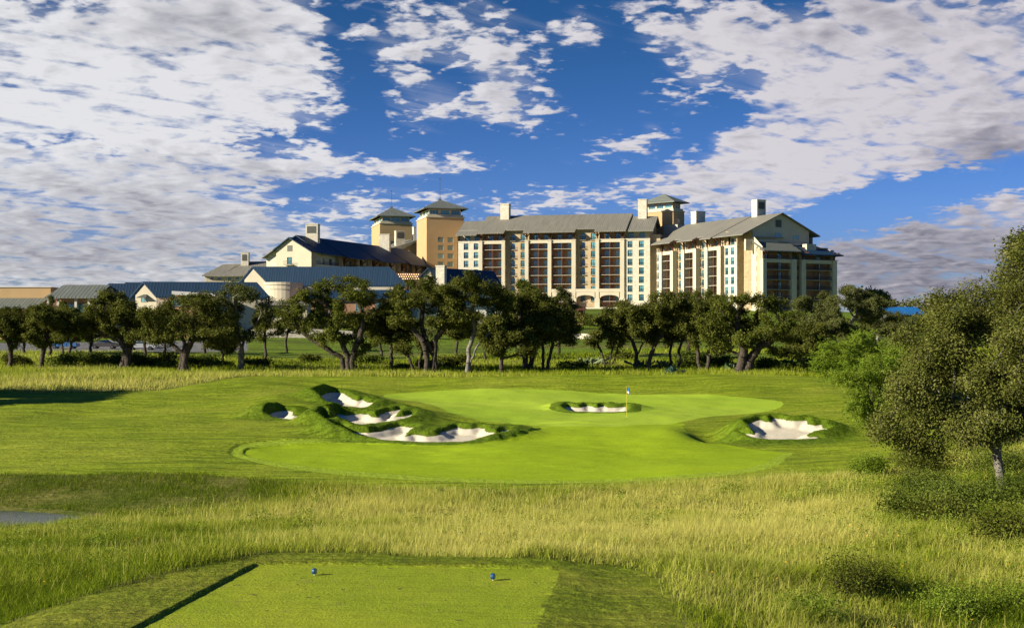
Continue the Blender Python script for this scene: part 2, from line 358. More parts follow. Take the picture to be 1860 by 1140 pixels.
HOL = ray_hit(1296, 790, base_h, 60)
GB = ray_hit(1085, 742, base_h, 60)
MND = [(ray_hit(600, 745, base_h, 60), 3.2, 2.0, .3), (ray_hit(520, 730, base_h, 60), 3.5, 4.0, .55), 
       (ray_hit(150, 748, base_h, 60), 11, 7, -.45), (ray_hit(260, 812, base_h, 60), 9, 4.5, .40), (ray_hit(1010, 697, base_h, 60), 9, 3.2, .30), (ray_hit(1375, 705, base_h, 60), 5, 5, .40), (ray_hit(470, 705, base_h, 60), 5, 6, .35), (ray_hit(760, 745, base_h, 60), 2.4, 4.5, .25), (ray_hit(700, 772, base_h, 60), 3, 1.5, .1)]
def height(x, y, full=False):
    x = np.asarray(x, float); y = np.asarray(y, float)
    h = base_h(x, y)
    h = h + (fbm(x, y, 9.0, 4, 3) - .5) * .62 * sstep(60, 75, y) * (1 - sstep(90, 200, y) * .5)
    near = (y > 55) & (y < 135)
    h = h + (fbm(x, y * 1.3, 16.0, 2, 57) - .5) * .55 * sstep(66, 76, y) * (1 - sstep(126, 150, y)) * (1 - np.exp(-((x - 6) / 12.) ** 2 - ((y - 100) / 14.) ** 2))
    h = h + np.where(near, 0, (fbm(x, y, 1.6, 3, 9) - .5) * .22 * sstep(15, 30, y))
    # shoulders around the bunkers
    for (mx, my), rx, ry, a in MND:
        h = h + a * np.exp(-(((x - mx) / rx) ** 2 + ((y - my) / ry) ** 2))
    sand = np.full(x.shape, -99.0); bid = np.full(x.shape, -1); sdall = np.full(x.shape, -99.0)
    sel = near & (np.abs(x) < 34)
    if sel.any():
        xs, ys = x[sel], y[sel]; hh = h[sel]
        num = np.zeros_like(hh); den = np.zeros_like(hh) ; W = np.zeros_like(hh)
        sds = []
        wob = (fbm(xs, ys, 1.1, 3, 21) - .5)
        for B in BK:
            sdv = sdpoly(xs, ys, B['poly']) + wob * .35
            sds.append(sdv)
            back = sstep(B['fy'] - .3, B['fy'] + 1.5, ys)
            fall = np.where(ys > B['fy'] + B['depth'] * .5, 5.5, 2.6)
            fall = (1.6 if B['name'] != 'right' else 1.3) + (4.2 if B['name'] not in ('green', 'right') else 2.2) * sstep(B['fy'], B['fy'] + B['depth'], ys)
            w = 1 - sstep(0.0, fall, -sdv)
            T = B['fz'] + B['slope'] * np.clip(ys - B['fy'], -1.0, B['depth'] + .8)
            # lip: turf stands proud of the sand behind and at the sides
            lf = np.clip((B['cx'] - xs) / (.5 * (B['x1'] - B['x0'])), -1, 1.2)
            T = T + (B['lip'] * (.05 + .42 * back + {'green': .15, 'right': .38, 'small': .9}.get(B['name'], .95) * sstep(.45, 1.1, lf) * sstep(B['fy'] + .3, B['fy'] + 2, ys)) * (1 + .5 * wob)) * sstep(-.02, .35, -sdv) * (1 - .85 * sstep(.5, 2.6, -sdv))
            # small dish in the sand
            T = T - np.where(sdv > 0, (.10 + .18 * back) * sstep(0, .7, sdv), 0) + np.where(sdv > 0, .06 * wob, 0)
            w2 = w / (np.maximum(-sdv, 0) + .12) ** 2
            num += T * w2; den += w2; W = np.maximum(W, w)
        hh = hh * (1 - W) + np.where(den > 0, num / np.maximum(den, 1e-6), 0) * W
        hh = hh - .75 * hollow(xs, ys) + .28 * np.exp(-(((xs - HOL[0] + 2.6) / 1.7) ** 2 + ((ys - HOL[1]) / 3.0) ** 2))
        # the mown edge step of fairway and its band
        sf = sdpoly(xs, ys, FAIR); sb = sdpoly(xs, ys, BAND)
        sall = np.max(np.array(sds), axis=0)
        lft = (ys < 92) * sstep(9.0, 5.0, xs)
        hh = hh - .07 * sstep(-.05, .05, sf) * sstep(.4, 1.2, -sall) * lft
        hh = hh - .06 * sstep(-.05, .05, sb) * sstep(.4, 1.2, -sall) * lft
        rough_n = (fbm(xs, ys, .45, 3, 5) - .5)
        shag = .45 * sstep(2.6, .6, -sall) * sstep(-.05, .25, -sall)
        hh = hh + rough_n * .22 * shag
        h[sel] = hh
        b_ = np.argmax(np.array(sds), axis=0)
        sdall[sel] = sall; bid[sel] = b_
    # tee platform and its raised collar
    selt = (y < 34) & (np.abs(x) < 16)
    if selt.any():
        xs, ys = x[selt], y[selt]; sdt = sdpoly(xs, ys, TEE)
        out = -sdt
        left = sstep(-1.0, -3.5, xs + (ys - 25) * .12) ; farr = sstep(24.2, 25.0, ys)
        berm = np.maximum(left, farr * sstep(2.2, .2, xs))
        plat = TEE_Z + berm * .055 * sstep(0.0, .08, out) * (1 - sstep(.9, 2.2, out) * .8) - (1 - berm) * .07 * sstep(0.0, 1.2, out)
        plat = plat + (fbm(xs, ys, .25, 2, 4) - .5) * .03 * sstep(0, .1, out)
        wd = np.where(left > .5, 2.0, np.where(xs > 0, 2.3, 1.0))
        w = 1 - sstep(wd * .75, wd * 2.6, out)
        h[selt] = h[selt] * (1 - w) + plat * w
    if full: return h, sdall, bid
    return h
def H(x, y): return float(height(np.array([float(x)]), np.array([float(y)]))[0])
def hit(px, py, y0=15.0, y1=600.0): return ray_hit(px, py, height, y0, y1)

# ------------------------------------------------------------------ ground mesh
def foreach_mesh(name, V, faces_flat, sizes, mats, attrs=None, smooth=True):
    me = bpy.data.meshes.new(name)
    me.vertices.add(len(V)); me.vertices.foreach_set('co', np.ascontiguousarray(V, dtype=np.float32).ravel())
    me.loops.add(len(faces_flat)); me.loops.foreach_set('vertex_index', np.ascontiguousarray(faces_flat, dtype=np.int32))
    st = np.concatenate([[0], np.cumsum(sizes)[:-1]]).astype(np.int32)
    me.polygons.add(len(sizes)); me.polygons.foreach_set('loop_start', st)
    for m in (mats if isinstance(mats, (list, tuple)) else [mats]): me.materials.append(m)
    me.update(calc_edges=True)
    me.polygons.foreach_set('use_smooth', np.full(len(sizes), smooth, dtype=bool))
    if attrs:
        for k, v in attrs.items():
            a = me.attributes.new(k, 'FLOAT', 'POINT'); a.data.foreach_set('value', np.ascontiguousarray(v, dtype=np.float32))
    return me

def ground_material():
    m, t, b = new_mat('turf_and_sand'); p = world_pos(t)
    sand, grn, fai, ban, mow, tee, colr, dry, prk = [t.attr(k) for k in ('sand', 'green', 'fair', 'band', 'mown', 'tee', 'collar', 'dry', 'parking')]
    nf = t.noise(p, 3.0, 6, .65); nm_ = t.noise(p, .35, 5, .55); nl = t.noise(p, .09, 4, .5)
    nff = t.noise(p, 22.0, 4, .7)
    sw = t.noise(t.scale(p, (.10, .85, .3)), 1.6, 6, .62, 1.3)           # mowing swirls
    sw2 = t.noise(t.scale(p, (.30, 2.6, .5)), 1.4, 5, .65, .8)
    jit = t.m('MULTIPLY', t.m('SUBTRACT', nf, .5), .5)
    def step(a, w=.05, j=.3): return t.mr(t.m('ADD', a, t.m('MULTIPLY', jit, j)), -w, w)
    def vary(c, lo, hi, src, a=.3, bb=.7):
        f = t.mr(src, a, bb, lo, hi, False); v = t.new('ShaderNodeVectorMath', operation='SCALE'); t.put(v.inputs[0], c); t.put(v.inputs['Scale'], f); return v.outputs[0]
    # unmown ground below the long grass
    nat = t.mix(t.mr(nm_, .35, .65), (.12, .15, .018), (.27, .25, .06))
    nat = vary(nat, .6, 1.25, nf)
    # mown rough
    rou = t.mix(t.mr(sw, .34, .62), (.165, .24, .007), (.335, .41, .02))
    rou = vary(rou, .62, 1.25, sw2, .32, .68)
    rou = t.mix(t.m('MULTIPLY', t.mr(nl, .45, .68), .55), rou, (.38, .41, .04))
    rou = vary(rou, .82, 1.15, nf)
    fw = t.mix(t.mr(sw2, .35, .65), (.28, .40, .007), (.345, .455, .013))
    fw = vary(fw, .93, 1.07, nf); fw = vary(fw, .93, 1.07, nl)
    bnd = vary((.36, .48, .03, 1)[:3], .93, 1.08, nf)
    gr = t.mix(t.mr(nl, .35, .65), (.335, .48, .028), (.41, .545, .042)); gr = vary(gr, .96, 1.04, nf)
    te = t.mix(t.mr(nm_, .35, .65), (.27, .345, .016), (.335, .385, .022)); te = vary(te, .70, 1.28, nff); te = vary(te, .9, 1.1, nf); te = t.mix(t.m('MULTIPLY', t.mr(t.noise(p, 2.3, 3, .6), .60, .70), .45), te, (.30, .26, .07)); te = t.mix(t.mr(t.noise(p, 6.0, 1, .5), .735, .75), te, (.13, .10, .04))
    cl = t.mix(t.mr(nm_, .35, .65), (.19, .24, .014), (.28, .29, .03)); cl = vary(cl, .7, 1.25, nff); cl = vary(cl, .8, 1.2, nf)
    sa = vary((.71, .63, .465), .94, 1.04, nf); sa = vary(sa, .96, 1.04, nff)
    asph = vary((.22, .215, .20), .85, 1.1, nm_)
    c = t.mix(step(mow, .12, 1.0), nat, rou)
    c = t.mix(t.m('MULTIPLY', step(dry, .3, 1.0), t.m('SUBTRACT', 1.0, step(mow, .12, 1.0))), c, t.mix(t.mr(t.noise(t.scale(p, (.3, 1, 1)), .12, 5, .65), .42, .58), (.10, .135, .02), (.17, .25, .015)))
    c = t.mix(step(ban, .04, .15), c, bnd)
    c = t.mix(step(fai, .04, .15), c, fw)
    # darker longer turf close round the sand, with shade of the lips painted in
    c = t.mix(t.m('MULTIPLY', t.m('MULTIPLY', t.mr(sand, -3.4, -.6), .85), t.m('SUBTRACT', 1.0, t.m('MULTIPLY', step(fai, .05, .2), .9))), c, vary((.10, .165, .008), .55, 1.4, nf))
    c = t.mix(t.m('MULTIPLY', step(grn, .04, .12), t.mr(sand, -1.2, -1.1, 1, 0)), c, gr)
    c = t.mix(step(colr, .08, .4), c, cl)
    c = t.mix(step(tee, .012, .05), c, te)
    c = t.mix(t.mr(t.m('ADD', sand, t.m('MULTIPLY', jit, .25)), -.02, .03), c, sa)
    c = t.mix(t.mr(prk, -.2, .2), c, asph)
    t.L.new(c, b.inputs['Base Color'])
    b.inputs['Roughness'].default_value = .9; b.inputs['Specular IOR Level'].default_value = .12
    bn = t.new('ShaderNodeBump'); bn.inputs['Strength'].default_value = 1.0; bn.inputs['Distance'].default_value = .22
    # fine turf relief, strong in the rough, soft on the short grass
    short = t.m('MAXIMUM', t.m('MAXIMUM', step(fai, .1, 0), t.mr(grn, 0, .1)), t.m('MAXIMUM', t.mr(sand, -.1, .1), step(tee, .1, 0)))
    amp = t.m('SUBTRACT', 1.0, t.m('MULTIPLY', short, .86))
    hgt = t.m('MULTIPLY', t.m('ADD', t.m('MULTIPLY', t.m('SUBTRACT', sw2, .5), 1.3), t.m('MULTIPLY', t.m('SUBTRACT', nf, .5), .8)), amp)
    hgt = t.m('ADD', hgt, t.m('MULTIPLY', nff, .10))
    t.put(bn.inputs['Height'], hgt); t.L.new(bn.outputs[0], b.inputs['Normal'])
    return m

def tagp(o, label=None, cat=None, group=None, kind=None):
    if label: o['label'] = label
    if cat: o['category'] = cat
    if group: o['group'] = group
    if kind: o['kind'] = kind
    return o
def add_obj(name, me, parent=None):
    o = bpy.data.objects.new(name, me); col.objects.link(o); o.parent = parent; return o

COLLAR = [(-11.5, 15.0), (-8.9, 19.2), (-7.4, 22.0), (-5.9, 24.8), (-4.9, 26.2), (-4.2, 26.4), (0.8, 25.7), (2.2, 25.4), (2.75, 24.3), (2.75, 22.0), (2.6, 19.7), (2.6, 15)]
def build_ground():
    y = [3.0]
    while y[-1] < 4800:
        v = y[-1]
        st = .5 if v < 17 else .07 if v < 27.5 else .35 if v < 56 else .13 if v < 60 else .13 if v < 103 else .20 if v < 128 else 1.0 if v < 200 else v * .012
        y.append(v + st)
    Y = np.array(y)
    s = np.concatenate([np.linspace(-1.6, -.45, 40)[:-1], np.linspace(-.45, .45, 640), np.linspace(.45, 1.6, 40)[1:]])
    YY, SS = np.meshgrid(Y, s, indexing='ij'); XX = SS * YY
    x = XX.ravel(); yy = YY.ravel()
    h, sa, bid = height(x, yy, True)
    water_z = -1.95
    near = (yy > 55) & (yy < 135)
    def sdp(poly, m, default=-50.0):
        o = np.full(x.shape, default); o[m] = sdpoly(x[m], yy[m], poly); return o
    A = dict(sand=sa, green=sdp(GREEN, near), fair=sdp(FAIR, near & (yy < 97)), band=sdp(BAND, near & (yy < 97)), mown=sdp(MOWN, (yy > 50) & (yy < 140)),
             tee=sdp(TEE, yy < 30), collar=sdp(COLLAR, yy < 32))
    A['band'] = np.where((x > 6.5) & (yy > 74), -9, A['band'])
    A['dry'] = np.where((yy > 168), (yy - 172) * .2 * (vnoise(x / 25, yy / 12, 5) * 1.4 - .2) - .3, -5)      # smooth far fairways behind the trees
    pk = np.minimum(np.minimum(x + 200, -0.04 * yy - x), np.minimum(yy - 205, 262 - yy)) + (fbm(x, yy, 20, 2, 3) - .5) * 8
    A['parking'] = np.where((x / yy < -.13) | (yy < 300), np.minimum(pk, (-.2 - x / yy) * 200), -9)
    V = np.stack([x, yy, h], 1)
    nr, nc = YY.shape
    idx = np.arange(nr * nc).reshape(nr, nc)
    Q = np.stack([idx[:-1, :-1], idx[:-1, 1:], idx[1:, 1:], idx[1:, :-1]], -1).reshape(-1, 4)
    # which object each quad belongs to: by the zone of its centre
    def qc(a): return a[Q].mean(1)
    zone = np.zeros(len(Q), int)                      # 0 ground
    zone[qc(A['mown']) > 0] = 1                       # mown rough
    zone[(qc(A['fair']) > 0)] = 2                     # fairway
    zone[(qc(A['green']) > 0) & (qc(sa) < -1.15)] = 3 # putting green
    zone[qc(A['tee']) > 0] = 4
    sq = qc(sa) > 0; bq = bid[Q[:, 0]]
    zone[sq] = 10 + bq[sq]
    gm = ground_material()
    names = {0: ('ground', None), 1: ('mown_rough', None), 2: ('fairway', None), 3: ('putting_green', None), 4: ('tee_ground', None)}
    blab = ['white sand bunker uppermost in the left cluster, under a dark turf lip', 'smallest pale sand pocket at the far left end of the bunker cluster',
            'middle white sand bunker of the left cluster, turf island at its right end', 'lowest and longest sand bunker of the left cluster, above the fairway',
            'small sand bunker ringed by turf inside the putting green, left of the flag', 'wide white sand bunker with ragged turf lip right of the green, near the mesquite']
    for z_ in np.unique(zone):
        q = Q[zone == z_]; u, inv = np.unique(q, return_inverse=True)
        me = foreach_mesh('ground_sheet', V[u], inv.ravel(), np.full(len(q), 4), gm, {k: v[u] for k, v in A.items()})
        if z_ < 10:
            o = add_obj(names[z_][0], me); o['kind'] = 'structure'
        else:
            o = add_obj('sand_bunker', me); tagp(o, blab[z_ - 10], 'sand bunker', 'sand bunkers round the green')
build_ground()

# pond in the low ground at the left
def build_pond():
    m, t, b = new_mat('pond_water'); b.inputs['Base Color'].default_value = (.02, .03, .025, 1); b.inputs['Roughness'].default_value = .06
    bn = t.new('ShaderNodeBump'); bn.inputs['Strength'].default_value = .25; bn.inputs['Distance'].default_value = .05
    t.put(bn.inputs['Height'], t.noise(t.scale(world_pos(t), (1, 3, 1)), 3.0, 4, .6)); t.L.new(bn.outputs[0], b.inputs['Normal'])
    b.inputs['Specular IOR Level'].default_value = .35
    V = []; n = 40
    for i in range(n):
        a = 2 * math.pi * i / n; V.append((-30.5 + 13.5 * math.cos(a), 57.0 + 4.6 * math.sin(a), -2.0))
    me = bpy.data.meshes.new('pond'); me.from_pydata(V, [], [list(range(n))]); me.materials.append(m)
    o = add_obj('pond', me); o['kind'] = 'structure'
build_pond()
# ------------------------------------------------------------------ building tools
def solve_plane(px, O, U):
    """u along the line O+u*U (plan) where the photo column px meets it"""
    k = (px - CX) / F
    return (k * O[1] - O[0]) / (U[0] - k * U[1])
class Root:
    def __init__(s, name, O, ang, label, cat, group=None, z=0.0):
        s.o = bpy.data.objects.new(name, None); col.objects.link(s.o)
        s.o.location = (O[0], O[1], z); s.o.rotation_euler = (0, 0, ang); s.O = Vector((O[0], O[1], z)); s.ang = ang
        tagp(s.o, label, cat, group)
        c, n = math.cos(ang), math.sin(ang); s.c, s.s = c, n
    def loc(s, p):
        x, y, z = p[0] - s.O.x, p[1] - s.O.y, p[2] - s.O.z
        return (x * s.c + y * s.s, -x * s.s + y * s.c, z)
class Fac:
    """a facade line: origin O (plan), direction U, inward normal N (to the left of U turned +90)"""
    def __init__(s, O, U):
        U = Vector((U[0], U[1])).normalized(); s.O = Vector((O[0], O[1])); s.U = U; s.N = Vector((-U.y, U.x)); s.ang = math.atan2(U.y, U.x)
    def P(s, u, w, z):
        q = s.O + s.U * u + s.N * w; return (q.x, q.y, z)
    def u(s, px, w=0.0):
        return solve_plane(px, s.O + s.N * w, s.U)
    def z(s, py, u, w=0.0):
        q = s.O + s.U * u + s.N * w; return CAMZ + (CY - py) * q.y / F
    def off(s, u, w): return Fac(s.O + s.U * u + s.N * w, s.U)
class MB:
    def __init__(s): s.v = []; s.f = []
    def poly(s, pts):
        i = len(s.v); s.v += [tuple(p) for p in pts]; s.f.append(list(range(i, i + len(pts))))
    def box(s, fc, u0, u1, w0, w1, z0, z1):
        i = len(s.v)
        for z in (z0, z1):
            for (u, w) in ((u0, w0), (u1, w0), (u1, w1), (u0, w1)): s.v.append(fc.P(u, w, z))
        for f in ((0, 3, 2, 1), (4, 5, 6, 7), (0, 1, 5, 4), (1, 2, 6, 5), (2, 3, 7, 6), (3, 0, 4, 7)): s.f.append([i + k for k in f])
    def prism(s, top, dz):
        """slab: polygon of world points, thickened straight down by dz"""
        n = len(top); i = len(s.v); s.v += [tuple(p) for p in top] + [(p[0], p[1], p[2] - dz) for p in top]
        s.f.append([i + k for k in range(n)]); s.f.append([i + n + k for k in reversed(range(n))])
        for k in range(n): s.f.append([i + k, i + n + k, i + n + (k + 1) % n, i + (k + 1) % n])
    def bar(s, a, b, r):
        a = Vector(a); b = Vector(b); d = (b - a).normalized(); x = d.cross(Vector((0, 0, 1)))
        if x.length < 1e-3: x = Vector((1, 0, 0))
        x.normalize(); y = d.cross(x); i = len(s.v)
        for p in (a, b):
            for (q, w) in ((-1, -1), (1, -1), (1, 1), (-1, 1)): s.v.append(tuple(p + x * q * r + y * w * r))
        for f in ((0, 3, 2, 1), (4, 5, 6, 7), (0, 1, 5, 4), (1, 2, 6, 5), (2, 3, 7, 6), (3, 0, 4, 7)): s.f.append([i + k for k in f])
    def wall(s, fc, u0, u1, z0, z1, holes, w=0.0, depth=.3, topf=None):
        us = sorted({u0, u1, *[c for h in holes for c in h[:2] if u0 < c < u1]}); zs = sorted({z0, z1, *[c for h in holes for c in h[2:4] if z0 < c < z1]})
        for a, b in zip(us, us[1:]):
            for c, d in zip(zs, zs[1:]):
                m, n = (a + b) / 2, (c + d) / 2
                if any(h[0] < m < h[1] and h[2] < n < h[3] for h in holes): continue
                s.poly([fc.P(a, w, c), fc.P(b, w, c), fc.P(b, w, d), fc.P(a, w, d)])
        for h in holes:
            a, b, c, d = h[:4]; e = w + depth
            s.poly([fc.P(a, w, c), fc.P(a, w, d), fc.P(a, e, d), fc.P(a, e, c)]); s.poly([fc.P(b, w, c), fc.P(b, e, c), fc.P(b, e, d), fc.P(b, w, d)])
            s.poly([fc.P(a, w, c), fc.P(a, e, c), fc.P(b, e, c), fc.P(b, w, c)]); s.poly([fc.P(a, w, d), fc.P(b, w, d), fc.P(b, e, d), fc.P(a, e, d)])
    def build(s, name, mat, root=None, parent=None, bevel=0):
        me = bpy.data.meshes.new(name)
        vs = [root.loc(p) for p in s.v] if root else s.v
        me.from_pydata(vs, [], s.f); me.materials.append(mat); me.update()
        o = bpy.data.objects.new(name, me); col.objects.link(o)
        o.parent = parent if parent else (root.o if root else None)
        return o
_wc = {}
def window_mesh(kind, w, h):
    """window in its own frame: x along, y inward, z up, centred in x, bottom at 0; frame and pane"""
    k = (kind, round(w, 2), round(h, 2))
    if k in _wc: return _wc[k]
    fc = Fac((0, 0), (1, 0)); m = MB(); t_ = .07
    m.box(fc, -w/2, -w/2 + t_, 0, .1, 0, h); m.box(fc, w/2 - t_, w/2, 0, .1, 0, h); m.box(fc, -w/2 + t_, w/2 - t_, 0, .1, 0, t_); m.box(fc, -w/2 + t_, w/2 - t_, 0, .1, h - t_, h)
    n = 2 if w < 2.4 else 3
    for i in range(1, n): m.box(fc, -w/2 + w*i/n - .03, -w/2 + w*i/n + .03, .01, .09, t_, h - t_)
    if kind == 'win': m.box(fc, -w/2 + t_, w/2 - t_, .01, .09, h * .3 - .03, h * .3 + .03)
    f = bpy.data.meshes.new('window_frame'); f.from_pydata(m.v, [], m.f); f.materials.append(M['lightframe' if kind == 'light' else 'frame'])
    p = MB(); p.poly([(-w/2 + .03, .06, .03), (w/2 - .03, .06, .03), (w/2 - .03, .06, h - .03), (-w/2 + .03, .06, h - .03)])
    g = bpy.data.meshes.new('window_pane'); g.from_pydata(p.v, [], p.f); g.materials.append(M['glass'])
    _wc[k] = (f, g); return f, g
def window(root, fc, u, w, z, ww, hh, kind='win', name='window'):
    f, g = window_mesh(kind, ww, hh)
    o = bpy.data.objects.new(name, f); col.objects.link(o); o.parent = root.o
    o.location = root.loc(fc.P(u, w, z)); o.rotation_euler = (0, 0, fc.ang - root.ang)
    q = bpy.data.objects.new('pane', g); col.objects.link(q); q.parent = o
    return o
_rc = {}
def railing(root, fc, u0, u1, w, z, h=1.05, name='balcony_railing', side=0.0):
    L = round(u1 - u0, 1); k = (L, side)
    if k not in _rc:
        m = MB(); f0 = Fac((0, 0), (1, 0))
        def run(a, b):
            m.bar((*a, h), (*b, h), .04); m.bar((*a, .12), (*b, .12), .03)
            d = math.dist(a, b); n = max(1, int(d / .2))
            for i in range(n + 1):
                q = i / n; x, y = a[0] + (b[0] - a[0]) * q, a[1] + (b[1] - a[1]) * q; m.bar((x, y, .1), (x, y, h), .013)
        run((-L/2, 0), (L/2, 0))
        if side: run((-L/2, 0), (-L/2, side)); run((L/2, 0), (L/2, side))
        me = bpy.data.meshes.new('railing'); me.from_pydata(m.v, [], m.f); me.materials.append(M['iron']); _rc[k] = me
    o = bpy.data.objects.new(name, _rc[k]); col.objects.link(o); o.parent = root.o
    o.location = root.loc(fc.P((u0 + u1) / 2, w, z)); o.rotation_euler = (0, 0, fc.ang - root.ang); return o

FL = 3.03
def resort_facade(root, fc, segs, zat, nfl, zbase, zeave, body_depth, rows=None, fl=FL, bay_depth=2.0, attic=True, arcade=None):
    """segs: (kind, u0, u1, [centres]); zat = floor level of the open top storey"""
    floors = [zat - fl * i for i in range(1, nfl + 1)]
    cream, tanw, brown, lime, pil, trim = MB(), MB(), MB(), MB(), [], MB()
    for si, sg in enumerate(segs):
        kind, a, b = sg[:3]; cs = sg[3] if len(sg) > 3 else []
        if kind == 'pillar':
            m = MB(); m.box(fc, a, b, -.55, .9, zbase, zat + .15); m.box(fc, a - .12, b + .12, -.67, .9, zat - .25, zat + .02)
            m.box(fc, a - .25, b + .25, -.8, .9, zbase, zbase + 6.2)
            m.build('pillar', M['cream'], root)
            m = MB(); m.box(fc, a + .05, b - .05, .9, 2.6, zbase, zeave + .9); m.build('party_wall', M['tan'], root)
            br = MB(); mid = (a + b) / 2
            br.box(fc, mid - .22, mid + .22, -.25, .2, zat + .15, zeave + .25)
            for q in (-1, 1): br.bar(fc.P(mid, -.05, zat + 1.0), fc.P(mid + q * 1.25, -1.3, zeave - .1), .13)
            br.bar(fc.P(mid, -.05, zat + 1.0), fc.P(mid, -2.0, zeave - .15), .15)
            br.build('roof_bracket', M['wood'], root)
        elif kind == 'white':
            holes = []
            for z in floors:
                for c in cs:
                    holes.append((c - .85, c + .85, z + .12, z + 2.35))
                    window(root, fc, c, .22, z + .12, 1.7, 2.23, 'win'); railing(root, fc, c - .8, c + .8, .03, z + .05, name='window_guard')
            m = MB(); m.wall(fc, a, b, zbase, zat, holes, 0, .35); m.box(fc, a - .05, b + .05, -.1, .5, zat - .3, zat + .12)
            m.box(fc, a, b, .5, 3.0, zat - .25, zat)
            m.build('limestone_wall', M['limestone'], root)
            hol = [(c - .95, c + .95, zat + .1, zat + 2.4) for c in cs]
            m = MB(); m.wall(fc, a, b, zat, zeave + 1.4, hol, 2.2, .25); m.build('top_storey_wall', M['white_stucco'], root)
            for c in cs: window(root, fc, c, 2.35, zat + .1, 1.9, 2.3, 'door', 'balcony_door')
            railing(root, fc, a + .1, b - .1, .15, zat + .1)
        elif kind == 'bay':
            holes = []
            for z in floors + [zat]:
                for c in cs:
                    holes.append((c - .85, c + .85, z + .1, z + 2.35))
                    window(root, fc, c, bay_depth + .15, z + .1, 1.7, 2.25, 'door', 'balcony_door')
            m = MB(); m.wall(fc, a, b, zbase, zeave + 1.6, holes, bay_depth, .3); m.build('bay_wall', M['brown'], root)
            m = MB(); m.box(fc, a, b, -.15, .35, zat - 1.0, zat + .12); m.box(fc, a, b, .35, bay_depth, zat - .25, zat); m.build('parapet', M['cream'], root)
            mid = (a + b) / 2
            for z in floors:
                m = MB(); m.box(fc, a, b, .0, bay_depth, z - .12, z + .06); m.build('balcony_slab', M['slab'], root)
                if b - a > 3: railing(root, fc, a + .05, mid - .16, .12, z + .06); railing(root, fc, mid + .16, b - .05, .12, z + .06)
                else: railing(root, fc, a + .05, b - .05, .12, z + .06)
            railing(root, fc, a + .05, b - .05, .15, zat + .1)
            if b - a > 3:
                m = MB(); m.box(fc, mid - .14, mid + .14, .02, .3, zbase, zat - 1.0); m.build('timber_post', M['wood'], root)
                m = MB(); m.box(fc, mid - .08, mid + .08, .3, bay_depth, zbase, zat - .25); m.build('partition_wall', M['brown'], root)
        elif kind == 'recess':
            holes = []
            for z in floors + [zat]:
                for c in cs:
                    holes.append((c - .8, c + .8, z + .1, z + 2.3))
                    window(root, fc, c, 1.5 + .15, z + .1, 1.6, 2.2, 'win'); 
                    m = MB(); m.box(fc, c - 1.0, c + 1.0, .95, 1.5, z - .1, z + .06); m.build('balcony_slab', M['slab'], root)
                    railing(root, fc, c - .95, c + .95, 1.0, z + .06, name='window_guard')
            m = MB(); m.wall(fc, a, b, zbase, zeave + 1.8, holes, 1.5, .3); m.build('recess_wall', M['tan'], root)
    return floors

def hip_roof(root, fc, u0, u1, w0, w1, z, rise, mat, over=1.2, th=.35, name='roof'):
    a, b, c, d = u0 - over, u1 + over, w0 - over, w1 + over; m = MB()
    mu, mw = (a + b) / 2, (c + d) / 2
    e = [fc.P(a, c, z), fc.P(b, c, z), fc.P(b, d, z), fc.P(a, d, z)]; top = fc.P(mu, mw, z + rise); i0 = [(p[0], p[1], p[2] - th) for p in e]
    for i in range(4): m.poly([e[i], e[(i + 1) % 4], top]); m.poly([i0[i], i0[(i + 1) % 4], e[(i + 1) % 4], e[i]])
    m.poly(list(reversed(i0)))
    return m.build(name, mat, root), top

def chimney(root, fc, u0, u1, w0, w1, z0, z1, vent=True):
    m = MB(); m.box(fc, u0, u1, w0, w1, z0, z1); m.box(fc, u0 - .12, u1 + .12, w0 - .12, w1 + .12, z1, z1 + .3)
    o = m.build('chimney', M['limestone'], root)
    if vent:
        m = MB()
        for k in range(7): m.box(fc, u0 + .5, u1 - .5, w0 - .07, w0 - .01, z1 - 2.6 + k * .3, z1 - 2.4 + k * .3)
        m.box(fc, u0 + .45, u1 - .45, w0 - .03, w0 - .005, z1 - 2.7, z1 - .45)
        m.build('louvre', M['louvre'], root, o)
    return o
def gable_roof_piece(root, fc, u0, u1, w_e, z_e, w_r, z_r, w_b, th=.3, mat='roof', notch=None, name='roof', ridge_u=None):
    """front slope from eave (w_e,z_e) to ridge (w_r,z_r), back slope to w_b. notch: list of (ua,ub,w_eave) where the eave stands back"""
    m = MB(); sl = (z_r - z_e) / (w_r - w_e)
    cuts = [(u0, u1, w_e)]
    if notch:
        cuts = []; c = u0
        for a, b, we in sorted(notch):
            cuts += [(c, a, w_e), (a, b, we)]; c = b
        cuts.append((c, u1, w_e))
    for a, b, we in cuts:
        m.prism([fc.P(a, we, z_e + (we - w_e) * sl), fc.P(b, we, z_e + (we - w_e) * sl), fc.P(b, w_r, z_r), fc.P(a, w_r, z_r)], th)
    zb = z_r - (w_b - w_r) * sl
    m.prism([fc.P(u0, w_r, z_r), fc.P(u1, w_r, z_r), fc.P(u1, w_b, zb), fc.P(u0, w_b, zb)], th)
    return m.build(name, M[mat] if isinstance(mat, str) else mat, root)
def gable_wall(m, fc, u, w0, w1, wr, z0, z_e0, z_r, z_e1=None):
    z_e1 = z_e0 if z_e1 is None else z_e1
    m.poly([fc.P(u, w1, z0), fc.P(u, w0, z0), fc.P(u, w0, z_e0), fc.P(u, wr, z_r), fc.P(u, w1, z_e1)])
def rafters(root, fc, u0, u1, w0, w1, z0, slope, n):
    m = MB()
    for i in range(n):
        u = u0 + (u1 - u0) * (i + .5) / n; m.bar(fc.P(u, w0 + .1, z0 - .42), fc.P(u, w1, z0 - .42 + (w1 - w0) * slope), .1)
    m.build('eave_rafters', M['wood'], root); 

